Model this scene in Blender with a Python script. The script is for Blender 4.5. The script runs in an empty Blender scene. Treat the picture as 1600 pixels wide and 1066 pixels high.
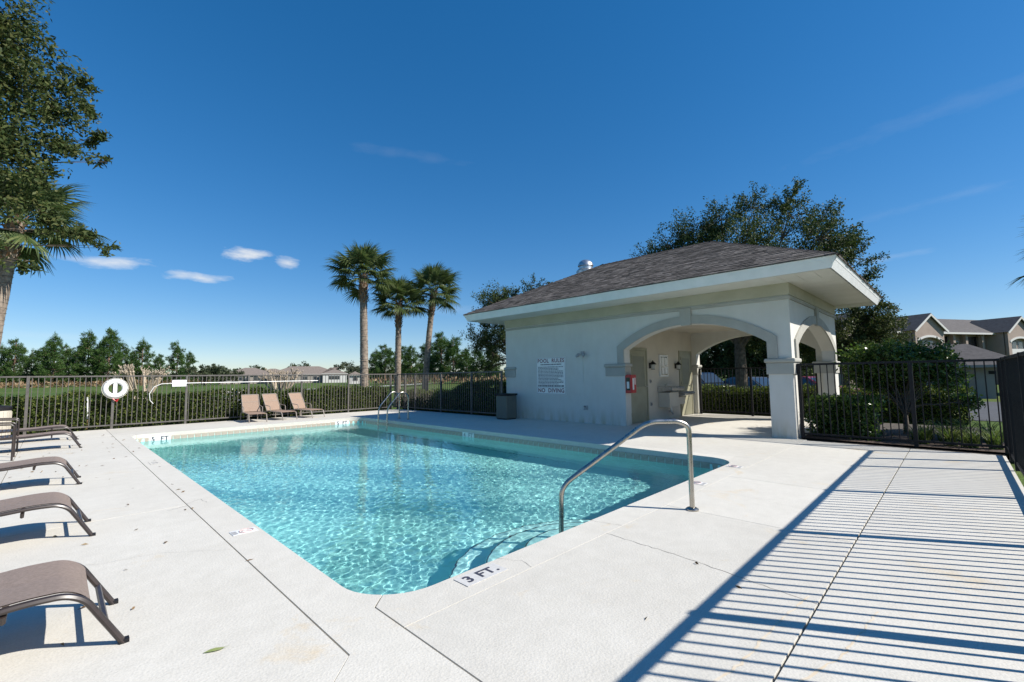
import bpy, bmesh, math, random
import numpy as np
from mathutils import Vector, Matrix
PI = math.pi
rad = math.radians
scene = bpy.context.scene
COL = scene.collection

# ------------------------------------------------------------------ camera
cam_data = bpy.data.cameras.new('camera')
cam = bpy.data.objects.new('camera', cam_data)
COL.objects.link(cam)
cam_data.sensor_width = 36.0
cam_data.lens = 15.795
cam_data.clip_start = 0.05
cam_data.clip_end = 3000.0
cam.matrix_world = Matrix(((0.70261, -0.04598, -0.71009, 0.0),
                           (-0.71144, -0.06464, -0.69976, 0.0),
                           (-0.01372, 0.99685, -0.07812, 1.345),
                           (0, 0, 0, 1)))
scene.camera = cam

# ------------------------------------------------------------------ sky
SUN_EL = rad(38.8)
SUN_DIR = Vector((0.5 * math.cos(SUN_EL), -0.866 * math.cos(SUN_EL), math.sin(SUN_EL)))
world = bpy.data.worlds.new('World')
scene.world = world
world.use_nodes = True
wn, wl = world.node_tree.nodes, world.node_tree.links
wn.clear()
w_out = wn.new('ShaderNodeOutputWorld')
w_bg = wn.new('ShaderNodeBackground')
sky = wn.new('ShaderNodeTexSky')
sky.sky_type = 'NISHITA'
sky.sun_disc = False
sky.sun_elevation = SUN_EL
sky.sun_rotation = rad(150.0)
sky.altitude = 10.0
sky.air_density = 0.9
sky.dust_density = 0.1
sky.ozone_density = 4.0
w_bg.inputs['Strength'].default_value = 0.096
world.cycles.sampling_method = 'MANUAL'
world.cycles.sample_map_resolution = 256
# thin clouds: soft elliptical patches broken up by noise, all by direction
w_tc = wn.new('ShaderNodeTexCoord')
w_noise = wn.new('ShaderNodeTexNoise')
w_noise.inputs['Scale'].default_value = 16.0
w_noise.inputs['Detail'].default_value = 6.0
w_noise.inputs['Roughness'].default_value = 0.6
w_map = wn.new('ShaderNodeMapping')
w_map.inputs['Scale'].default_value = (1.0, 1.0, 3.2)
wl.new(w_tc.outputs['Generated'], w_map.inputs['Vector'])
wl.new(w_map.outputs['Vector'], w_noise.inputs['Vector'])
def wmath(op, a, b=None, c=None):
    n = wn.new('ShaderNodeMath'); n.operation = op
    for i, v in enumerate((a, b, c)):
        if v is None: continue
        if isinstance(v, (int, float)): n.inputs[i].default_value = v
        else: wl.new(v, n.inputs[i])
    return n.outputs[0]
w_sep = wn.new('ShaderNodeSeparateXYZ')
wl.new(w_tc.outputs['Generated'], w_sep.inputs[0])
def cloud(az, el, waz, wel, dens, tilt=0.0):
    # az/el in degrees; a patch whose edge is eaten away by noise
    ca, sa = math.cos(rad(az)), math.sin(rad(az))
    u = wmath('ADD', wmath('MULTIPLY', w_sep.outputs[0], -sa), wmath('MULTIPLY', w_sep.outputs[1], ca))
    f = wmath('ADD', wmath('MULTIPLY', w_sep.outputs[0], ca), wmath('MULTIPLY', w_sep.outputs[1], sa))
    du = wmath('DIVIDE', u, f)
    dz = wmath('SUBTRACT', wmath('DIVIDE', w_sep.outputs[2], f), math.tan(rad(el)))
    dz = wmath('SUBTRACT', dz, wmath('MULTIPLY', du, tilt))
    r = wmath('ADD', wmath('POWER', wmath('ABSOLUTE', wmath('DIVIDE', du, math.tan(rad(waz)))), 2.0),
              wmath('POWER', wmath('ABSOLUTE', wmath('DIVIDE', dz, math.tan(rad(wel)))), 2.0))
    m = wmath('SUBTRACT', 1.15, wmath('SQRT', r))
    m = wmath('ADD', m, wmath('MULTIPLY', wmath('SUBTRACT', w_noise.outputs['Fac'], 0.5), 3.0))
    n = wn.new('ShaderNodeMath'); n.operation = 'MULTIPLY'; n.use_clamp = True
    wl.new(m, n.inputs[0]); n.inputs[1].default_value = 0.9
    front = wmath('GREATER_THAN', f, 0.05)
    return wmath('MULTIPLY', wmath('MULTIPLY', n.outputs[0], dens), front)
total = None
for a in ((75.6, 13.5, 2.0, 0.8, 0.8, -0.08), (71.4, 13.2, 1.2, 0.62, 0.7, -0.05), (86.6, 11.3, 2.6, 0.65, 0.6, -0.10),
          (79.6, 10.7, 2.4, 0.55, 0.6, -0.02), (89.0, 11.2, 1.6, 0.4, 0.25, 0.0), (90.0, 4.2, 4.0, 0.35, 0.06, 0.0),
          (-1.0, 15.6, 9.0, 0.5, 0.04, -0.06), (0.5, 23.0, 9.0, 0.9, 0.03, -0.08),
          (57.0, 26.5, 7.0, 0.7, 0.03, 0.05), (4.0, 11.0, 4.0, 0.35, 0.1, -0.05), (52.0, 8.5, 5.0, 0.6, 0.07, 0.0),
          (150.0, 14.0, 12.0, 1.2, 0.4, 0.0), (230.0, 18.0, 14.0, 1.5, 0.4, 0.0), (300.0, 20.0, 10.0, 1.0, 0.3, 0.0)):
    c = cloud(*a)
    total = c if total is None else wmath('MAXIMUM', total, c)
w_mix = wn.new('ShaderNodeMixRGB')
wl.new(total, w_mix.inputs['Fac'])
w_hs = wn.new('ShaderNodeHueSaturation')
w_hs.inputs['Saturation'].default_value = 1.53
# the photograph's flatter sky contrast, applied evenly to the whole sky
w_pre = wn.new('ShaderNodeVectorMath'); w_pre.operation = 'SCALE'; w_pre.inputs['Scale'].default_value = 0.1
wl.new(sky.outputs['Color'], w_pre.inputs[0])
w_gam = wn.new('ShaderNodeGamma'); w_gam.inputs['Gamma'].default_value = 0.73
wl.new(w_pre.outputs[0], w_gam.inputs['Color'])
w_post = wn.new('ShaderNodeVectorMath'); w_post.operation = 'SCALE'; w_post.inputs['Scale'].default_value = 7.7
wl.new(w_gam.outputs['Color'], w_post.inputs[0]); wl.new(w_post.outputs[0], w_hs.inputs['Color'])
w_tint = wn.new('ShaderNodeMixRGB'); w_tint.blend_type = 'MULTIPLY'; w_tint.inputs['Fac'].default_value = 1.0
w_tint.inputs['Color2'].default_value = (0.98, 0.975, 1.04, 1)
wl.new(w_hs.outputs['Color'], w_tint.inputs['Color1'])
wl.new(w_tint.outputs['Color'], w_mix.inputs['Color1'])
w_mix.inputs['Color2'].default_value = (7.3, 7.2, 6.9, 1)
wl.new(w_mix.outputs['Color'], w_bg.inputs['Color'])
wl.new(w_bg.outputs['Background'], w_out.inputs['Surface'])

# ------------------------------------------------------------------ sun
sun_data = bpy.data.lights.new('sun', 'SUN')
sun = bpy.data.objects.new('sun', sun_data)
COL.objects.link(sun)
sun_data.energy = 5.0
sun_data.angle = rad(0.53)
sun_data.color = (1.0, 0.945, 0.87)
sun.rotation_euler = SUN_DIR.to_track_quat('Z', 'Y').to_euler()
sun.location = (20, -30, 30)

scene.view_settings.view_transform = 'Standard'
scene.view_settings.look = 'None'
scene.view_settings.exposure = 0.5
scene.view_settings.gamma = 1.0
scene.cycles.use_denoising = True
scene.cycles.max_bounces = 10
scene.cycles.transparent_max_bounces = 16
scene.cycles.sample_clamp_indirect = 6.0

# ------------------------------------------------------------------ materials
def new_mat(name):
    m = bpy.data.materials.new(name)
    m.use_nodes = True
    nt = m.node_tree
    for n in list(nt.nodes): nt.nodes.remove(n)
    out = nt.nodes.new('ShaderNodeOutputMaterial')
    return m, nt, out
def N(nt, t, **kw):
    n = nt.nodes.new(t)
    for k, v in kw.items():
        if k in n.inputs.keys(): n.inputs[k].default_value = v
        else: setattr(n, k, v)
    return n
def ramp(nt, fac, stops):
    r = nt.nodes.new('ShaderNodeValToRGB')
    e = r.color_ramp.elements
    while len(e) > 1: e.remove(e[-1])
    e[0].position = stops[0][0]; e[0].color = (*stops[0][1], 1)
    for p, c in stops[1:]:
        x = e.new(p); x.color = (*c, 1)
    nt.links.new(fac, r.inputs['Fac'])
    return r.outputs['Color']
def pmat(name, c1, c2=None, scale=6.0, rough=0.6, metal=0.0, bump=0.0, bscale=60.0, detail=6.0, spec=0.5, lo=0.35, hi=0.65, obj=True, rough2=None, island=0.0):
    """principled material: colour from c1 to c2 by noise, fine noise relief"""
    m, nt, out = new_mat(name)
    b = N(nt, 'ShaderNodeBsdfPrincipled')
    b.inputs['Roughness'].default_value = rough
    b.inputs['Metallic'].default_value = metal
    b.inputs['Specular IOR Level'].default_value = spec
    tc = N(nt, 'ShaderNodeTexCoord')
    src = tc.outputs['Object'] if obj else N(nt, 'ShaderNodeNewGeometry').outputs['Position']
    if c2 is None:
        b.inputs['Base Color'].default_value = (*c1, 1)
        col = None
    else:
        no = N(nt, 'ShaderNodeTexNoise', Scale=scale, Detail=detail, Roughness=0.6)
        nt.links.new(src, no.inputs['Vector'])
        col = ramp(nt, no.outputs['Fac'], ((lo, c1), (hi, c2)))
        if rough2 is not None:
            mr = N(nt, 'ShaderNodeMapRange'); mr.inputs['From Min'].default_value = lo; mr.inputs['From Max'].default_value = hi
            mr.inputs['To Min'].default_value = rough; mr.inputs['To Max'].default_value = rough2
            nt.links.new(no.outputs['Fac'], mr.inputs['Value']); nt.links.new(mr.outputs[0], b.inputs['Roughness'])
        if island > 0:
            ge = N(nt, 'ShaderNodeNewGeometry')
            hv = N(nt, 'ShaderNodeHueSaturation')
            mr = N(nt, 'ShaderNodeMapRange'); mr.inputs['To Min'].default_value = 1 - island; mr.inputs['To Max'].default_value = 1 + island
            nt.links.new(ge.outputs['Random Per Island'], mr.inputs['Value'])
            nt.links.new(mr.outputs[0], hv.inputs['Value']); nt.links.new(col, hv.inputs['Color'])
            col = hv.outputs['Color']
        nt.links.new(col, b.inputs['Base Color'])
    if bump > 0:
        n2 = N(nt, 'ShaderNodeTexNoise', Scale=bscale, Detail=4.0)
        nt.links.new(src, n2.inputs['Vector'])
        bp = N(nt, 'ShaderNodeBump', Strength=bump, Distance=0.01)
        nt.links.new(n2.outputs['Fac'], bp.inputs['Height'])
        nt.links.new(bp.outputs['Normal'], b.inputs['Normal'])
    nt.links.new(b.outputs[0], out.inputs['Surface'])
    return m
def leaf_mat(name, ca, cb, cc, trans=0.3, rough=0.55, spec=0.14):
    """leaf: three greens spread over the single leaves, some light let through"""
    m, nt, out = new_mat(name)
    ge = N(nt, 'ShaderNodeNewGeometry')
    col = ramp(nt, ge.outputs['Random Per Island'], ((0.0, ca), (0.55, cb), (1.0, cc)))
    b = N(nt, 'ShaderNodeBsdfPrincipled', Roughness=rough)
    b.inputs['Specular IOR Level'].default_value = spec
    nt.links.new(col, b.inputs['Base Color'])
    t = N(nt, 'ShaderNodeBsdfTranslucent')
    hs = N(nt, 'ShaderNodeHueSaturation', Saturation=1.15, Value=1.3)
    nt.links.new(col, hs.inputs['Color']); nt.links.new(hs.outputs['Color'], t.inputs['Color'])
    mx = N(nt, 'ShaderNodeMixShader', Fac=trans)
    nt.links.new(b.outputs[0], mx.inputs[1]); nt.links.new(t.outputs[0], mx.inputs[2])
    nt.links.new(mx.outputs[0], out.inputs['Surface'])
    return m

M = {}
def deck_material():
    m, nt, out = new_mat('deck_coating')
    b = N(nt, 'ShaderNodeBsdfPrincipled', Roughness=0.75)
    b.inputs['Specular IOR Level'].default_value = 0.25
    pos = N(nt, 'ShaderNodeNewGeometry').outputs['Position']
    big = N(nt, 'ShaderNodeTexNoise', Scale=0.55, Detail=5.0, Roughness=0.6)
    mid = N(nt, 'ShaderNodeTexNoise', Scale=7.0, Detail=5.0, Roughness=0.65)
    fine = N(nt, 'ShaderNodeTexNoise', Scale=95.0, Detail=3.0, Roughness=0.7)
    rust = N(nt, 'ShaderNodeTexNoise', Scale=1.3, Detail=8.0, Roughness=0.72, Distortion=0.8)
    for n in (big, mid, fine, rust): nt.links.new(pos, n.inputs['Vector'])
    c = ramp(nt, big.outputs['Fac'], ((0.3, (0.61, 0.583, 0.515)), (0.7, (0.68, 0.655, 0.585))))
    c2 = ramp(nt, mid.outputs['Fac'], ((0.3, (0.92, 0.92, 0.915)), (0.65, (1, 1, 1))))
    c3 = ramp(nt, fine.outputs['Fac'], ((0.3, (0.84, 0.84, 0.84)), (0.55, (1, 1, 1))))
    c4 = ramp(nt, rust.outputs['Fac'], ((0.60, (1, 1, 1)), (0.70, (1.0, 0.91, 0.78)), (0.78, (0.95, 0.82, 0.66))))
    last = c
    for x in (c2, c3, c4):
        mm = N(nt, 'ShaderNodeMixRGB', blend_type='MULTIPLY', Fac=1.0)
        nt.links.new(last, mm.inputs['Color1']); nt.links.new(x, mm.inputs['Color2'])
        last = mm.outputs['Color']
    oi = N(nt, 'ShaderNodeObjectInfo'); mr = N(nt, 'ShaderNodeMapRange'); mr.inputs['To Min'].default_value = 0.94; mr.inputs['To Max'].default_value = 1.03
    nt.links.new(oi.outputs['Random'], mr.inputs['Value'])
    hv = N(nt, 'ShaderNodeHueSaturation'); nt.links.new(mr.outputs[0], hv.inputs['Value']); nt.links.new(last, hv.inputs['Color']); last = hv.outputs['Color']
    nt.links.new(last, b.inputs['Base Color'])
    vo = N(nt, 'ShaderNodeTexVoronoi', Scale=70.0)
    nt.links.new(pos, vo.inputs['Vector'])
    add = N(nt, 'ShaderNodeMath', operation='ADD')
    nt.links.new(fine.outputs['Fac'], add.inputs[0]); nt.links.new(vo.outputs['Distance'], add.inputs[1])
    bp = N(nt, 'ShaderNodeBump', Strength=0.25, Distance=0.004)
    nt.links.new(add.outputs[0], bp.inputs['Height']); nt.links.new(bp.outputs['Normal'], b.inputs['Normal'])
    nt.links.new(b.outputs[0], out.inputs['Surface'])
    return m
M['deck'] = deck_material()
M['joint'] = pmat('joint_dirt', (0.05, 0.042, 0.035), (0.11, 0.095, 0.08), scale=12, rough=0.95)
M['rust'] = pmat('rust_stain', (0.62, 0.50, 0.34), (0.66, 0.60, 0.49), scale=14, rough=0.8, obj=False)
M['hairline'] = pmat('hairline', (0.30, 0.28, 0.25), (0.45, 0.43, 0.39), scale=14, rough=0.9, obj=False)
M['grout'] = pmat('grout', (0.33, 0.31, 0.28), (0.42, 0.40, 0.36), scale=20, rough=0.9)
M['plaster'] = pmat('pool_plaster', (0.46, 0.76, 0.70), (0.56, 0.84, 0.78), scale=2.5, rough=0.8, obj=False)
M['shallow_tint_plaster'] = pmat('shallow_tint_plaster', (0.56, 0.75, 0.70), (0.64, 0.82, 0.78), scale=2.5, rough=0.8, obj=False)  # paler plaster copy: brighter look of shallow water put into the colour
M['tile'] = pmat('pool_tile', (0.40, 0.33, 0.26), (0.55, 0.48, 0.40), scale=9.0, rough=0.25, island=0.25)
M['white_tile'] = pmat('white_tile', (0.75, 0.75, 0.73), (0.82, 0.82, 0.80), scale=9, rough=0.3)
M['grey_tile'] = pmat('grey_white_tile', (0.52, 0.51, 0.48), (0.62, 0.61, 0.58), scale=30, rough=0.5)
M['ink'] = pmat('dark_ink', (0.05, 0.05, 0.07), rough=0.5)
M['grey_ink'] = pmat('worn_grey_ink', (0.30, 0.30, 0.30), (0.45, 0.45, 0.44), scale=40, rough=0.7)
M['red_ink'] = pmat('worn_red_ink', (0.52, 0.36, 0.34), (0.62, 0.5, 0.47), scale=40, rough=0.7)
M['sign_red'] = pmat('sign_red', (0.20, 0.05, 0.065), rough=0.5)
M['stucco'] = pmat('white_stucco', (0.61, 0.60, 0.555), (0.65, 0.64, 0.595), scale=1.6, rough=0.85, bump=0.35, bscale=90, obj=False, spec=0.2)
def stucco_stains(m):
    nt = m.node_tree; b = next(n for n in nt.nodes if n.type == 'BSDF_PRINCIPLED'); col = b.inputs['Base Color'].links[0].from_socket
    ge = N(nt, 'ShaderNodeNewGeometry'); sp = N(nt, 'ShaderNodeSeparateXYZ'); nt.links.new(ge.outputs['Position'], sp.inputs[0])
    mp = N(nt, 'ShaderNodeMapping'); mp.inputs['Scale'].default_value = (2.2, 2.2, 0.5); nt.links.new(ge.outputs['Position'], mp.inputs['Vector'])
    no = N(nt, 'ShaderNodeTexNoise', Scale=2.4, Detail=7.0, Roughness=0.65); nt.links.new(mp.outputs['Vector'], no.inputs['Vector'])
    zr = N(nt, 'ShaderNodeMapRange'); zr.inputs['From Min'].default_value = 0.0; zr.inputs['From Max'].default_value = 0.42; zr.inputs['To Min'].default_value = 0.95; zr.inputs['To Max'].default_value = 0.0
    nt.links.new(sp.outputs[2], zr.inputs['Value'])
    mu = N(nt, 'ShaderNodeMath', operation='MULTIPLY'); rp = N(nt, 'ShaderNodeMapRange'); rp.inputs['From Min'].default_value = 0.42; rp.inputs['From Max'].default_value = 0.72
    nt.links.new(no.outputs['Fac'], rp.inputs['Value']); nt.links.new(rp.outputs[0], mu.inputs[0]); nt.links.new(zr.outputs[0], mu.inputs[1])
    mx = N(nt, 'ShaderNodeMixRGB', blend_type='MULTIPLY'); mx.inputs['Color2'].default_value = (0.72, 0.66, 0.45, 1)
    nt.links.new(mu.outputs[0], mx.inputs['Fac']); nt.links.new(col, mx.inputs['Color1'])
    st = ramp(nt, no.outputs['Fac'], ((0.35, (1, 1, 1)), (0.75, (0.955, 0.945, 0.925))))
    m2 = N(nt, 'ShaderNodeMixRGB', blend_type='MULTIPLY', Fac=1.0); nt.links.new(mx.outputs['Color'], m2.inputs['Color1']); nt.links.new(st, m2.inputs['Color2'])
    nt.links.new(m2.outputs['Color'], b.inputs['Base Color'])
stucco_stains(M['stucco'])
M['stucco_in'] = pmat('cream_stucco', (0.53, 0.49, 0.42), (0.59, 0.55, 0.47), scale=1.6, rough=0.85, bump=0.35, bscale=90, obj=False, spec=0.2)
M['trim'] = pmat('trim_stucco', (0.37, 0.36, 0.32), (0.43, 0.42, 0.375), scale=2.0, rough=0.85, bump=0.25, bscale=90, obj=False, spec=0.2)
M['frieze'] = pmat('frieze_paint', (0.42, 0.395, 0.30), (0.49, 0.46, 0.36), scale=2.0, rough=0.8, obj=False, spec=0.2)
M['fascia'] = pmat('fascia_paint', (0.74, 0.76, 0.75), (0.82, 0.83, 0.82), scale=3.0, rough=0.5, obj=False)
M['soffit'] = pmat('soffit_vinyl', (0.70, 0.68, 0.60), (0.77, 0.75, 0.68), scale=2.0, rough=0.55, obj=False)
M['shingle'] = pmat('asphalt_shingle', (0.092, 0.081, 0.071), (0.175, 0.155, 0.138), scale=5.5, rough=0.95, bump=0.6, bscale=220, obj=False, island=0.42, spec=0.2)
M['ridge'] = pmat('ridge_cap', (0.05, 0.045, 0.042), (0.10, 0.085, 0.078), scale=9, rough=0.95, spec=0.2, island=0.3)
M['galv'] = pmat('galvanised_metal', (0.45, 0.46, 0.47), (0.62, 0.63, 0.64), scale=9, rough=0.35, metal=0.9)
M['steel'] = pmat('stainless_steel', (0.40, 0.37, 0.32), (0.50, 0.47, 0.42), scale=14, rough=0.22, metal=1.0, rough2=0.34)
M['black'] = pmat('black_coat_and_fence_shade', (0.010, 0.010, 0.012), (0.018, 0.017, 0.018), scale=8, rough=0.55, spec=0.25)
M['bronze'] = pmat('dark_bronze_fence', (0.08, 0.073, 0.066), (0.12, 0.11, 0.10), scale=6, rough=0.5)
M['door'] = pmat('olive_door', (0.27, 0.26, 0.18), (0.32, 0.31, 0.22), scale=3, rough=0.5)
M['door_panel'] = pmat('olive_door_panel', (0.19, 0.19, 0.14), (0.23, 0.23, 0.17), scale=3, rough=0.5)
M['sling'] = pmat('brown_sling', (0.215, 0.165, 0.135), (0.275, 0.215, 0.18), scale=60, rough=0.75, bump=0.3, bscale=600)
M['tan_sling'] = pmat('tan_sling', (0.25, 0.17, 0.12), (0.32, 0.225, 0.165), scale=40, rough=0.75, bump=0.3, bscale=600)
M['frame_brown'] = pmat('brown_tube', (0.030, 0.022, 0.020), (0.045, 0.034, 0.030), scale=10, rough=0.35)
M['frame_tan'] = pmat('tan_tube', (0.22, 0.19, 0.16), (0.30, 0.26, 0.22), scale=10, rough=0.4)
M['white_plastic'] = pmat('white_plastic', (0.80, 0.80, 0.79), (0.86, 0.86, 0.85), scale=5, rough=0.35)
M['white_paint'] = pmat('white_paint', (0.78, 0.78, 0.76), (0.83, 0.83, 0.81), scale=5, rough=0.4)
M['rope'] = pmat('rope', (0.60, 0.58, 0.52), (0.7, 0.68, 0.62), scale=80, rough=0.9)
M['red'] = pmat('red_enamel', (0.42, 0.02, 0.025), (0.5, 0.03, 0.035), scale=4, rough=0.3)
M['beige_bin'] = pmat('beige_bin', (0.50, 0.46, 0.38), (0.56, 0.52, 0.44), scale=6, rough=0.6, bump=0.3, bscale=160)
M['grey_bin'] = pmat('aggregate_bin', (0.11, 0.105, 0.085), (0.19, 0.18, 0.145), scale=90, rough=0.8, bump=0.4, bscale=160)
M['glass'] = pmat('dark_glass', (0.03, 0.04, 0.05), rough=0.05, spec=0.9)
M['paper'] = pmat('paper', (0.7, 0.7, 0.68), (0.78, 0.78, 0.76), scale=8, rough=0.7)
M['grass'] = None
M['bark'] = pmat('oak_bark', (0.07, 0.055, 0.042), (0.16, 0.13, 0.10), scale=9, rough=0.95, bump=0.8, bscale=30)
M['pine_bark'] = pmat('pine_bark', (0.14, 0.085, 0.055), (0.26, 0.18, 0.13), scale=9, rough=0.95, bump=0.8, bscale=30)
M['myrtle_bark'] = pmat('smooth_tan_bark', (0.30, 0.24, 0.17), (0.46, 0.39, 0.30), scale=14, rough=0.8)
M['palm_bark'] = pmat('palm_bark', (0.15, 0.12, 0.095), (0.33, 0.27, 0.21), scale=8, rough=0.95, bump=0.9, bscale=22)
M['boot'] = pmat('palm_boots', (0.17, 0.095, 0.05), (0.33, 0.20, 0.12), scale=9, rough=0.9, island=0.3)
M['oak_leaf'] = leaf_mat('oak_leaf', (0.030, 0.048, 0.016), (0.058, 0.085, 0.026), (0.13, 0.135, 0.05), 0.22)
M['oak_leaf_dark'] = leaf_mat('dark_oak_leaf', (0.026, 0.046, 0.015), (0.050, 0.078, 0.025), (0.10, 0.125, 0.042), 0.2)  # slightly darker oak greens
M['hedge_leaf'] = leaf_mat('hedge_leaf', (0.028, 0.052, 0.013), (0.070, 0.105, 0.022), (0.16, 0.18, 0.045), 0.25)
M['shrub_leaf'] = leaf_mat('glossy_shrub_leaf', (0.034, 0.070, 0.018), (0.070, 0.125, 0.028), (0.16, 0.22, 0.06), 0.3, 0.3, 0.3)
M['pine_leaf'] = leaf_mat('pine_needles', (0.03, 0.07, 0.018), (0.058, 0.115, 0.03), (0.11, 0.17, 0.05), 0.2)
M['palm_leaf'] = leaf_mat('palm_frond', (0.058, 0.092, 0.034), (0.10, 0.14, 0.052), (0.19, 0.215, 0.09), 0.3, 0.4)
M['grass_blade'] = leaf_mat('bed_grass', (0.05, 0.09, 0.02), (0.10, 0.15, 0.04), (0.22, 0.24, 0.09), 0.3)
M['lawn_blade'] = leaf_mat('lawn_blade', (0.06, 0.11, 0.02), (0.09, 0.15, 0.03), (0.16, 0.19, 0.05), 0.3)
M['far_leaf'] = leaf_mat('far_tree_leaf', (0.040, 0.055, 0.030), (0.065, 0.085, 0.045), (0.11, 0.12, 0.07), 0.2)
M['petal'] = pmat('white_petal', (0.75, 0.75, 0.70), rough=0.6)
M['dry_leaf'] = leaf_mat('dry_leaf', (0.10, 0.06, 0.03), (0.20, 0.13, 0.07), (0.33, 0.25, 0.15), 0.1)
M['green_leaf'] = pmat('fallen_green_leaf', (0.22, 0.27, 0.08), (0.30, 0.33, 0.12), scale=30, rough=0.5)
M['asphalt'] = pmat('asphalt', (0.045, 0.047, 0.052), (0.075, 0.077, 0.083), scale=3, rough=0.9, obj=False, bump=0.3, bscale=120)
M['concrete'] = pmat('concrete', (0.36, 0.345, 0.32), (0.46, 0.445, 0.42), scale=2, rough=0.9, obj=False)
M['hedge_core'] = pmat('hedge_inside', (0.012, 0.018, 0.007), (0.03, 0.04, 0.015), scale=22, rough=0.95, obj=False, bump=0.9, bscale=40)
M['mulch'] = pmat('mulch', (0.045, 0.03, 0.022), (0.10, 0.068, 0.048), scale=22, rough=0.95, obj=False, bump=0.9, bscale=40)
M['apt_wall'] = pmat('tan_stucco', (0.24, 0.18, 0.145), (0.28, 0.215, 0.175), scale=1, rough=0.9)
M['apt_wall2'] = pmat('pale_stucco', (0.30, 0.235, 0.195), (0.34, 0.27, 0.225), scale=1, rough=0.9)
M['garage_wall'] = pmat('garage_stucco', (0.27, 0.245, 0.225), (0.31, 0.285, 0.26), scale=1, rough=0.9)
M['apt_roof'] = pmat('grey_brown_shingle', (0.075, 0.068, 0.064), (0.115, 0.104, 0.098), scale=3, rough=0.95, bump=0.5, bscale=20)
M['house_wall'] = pmat('far_house_wall', (0.26, 0.235, 0.20), (0.31, 0.28, 0.245), scale=1, rough=0.9)
M['house_roof'] = pmat('far_house_roof', (0.16, 0.13, 0.11), (0.22, 0.185, 0.155), scale=2, rough=0.95)
M['white_wall'] = pmat('far_white_wall', (0.6, 0.59, 0.56), rough=0.9)
M['car_black'] = pmat('black_car_paint', (0.012, 0.012, 0.015), rough=0.2, spec=0.8)
M['car_grey'] = pmat('grey_car_paint', (0.10, 0.11, 0.13), rough=0.25, metal=0.4, spec=0.8)
M['car_red'] = pmat('dark_red_car_paint', (0.22, 0.02, 0.03), rough=0.25, spec=0.8)
M['tyre'] = pmat('tyre_rubber', (0.02, 0.02, 0.02), rough=0.9)
M['lamp_glass'] = pmat('frosted_lamp_glass', (0.45, 0.44, 0.40), rough=0.3)

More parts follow.
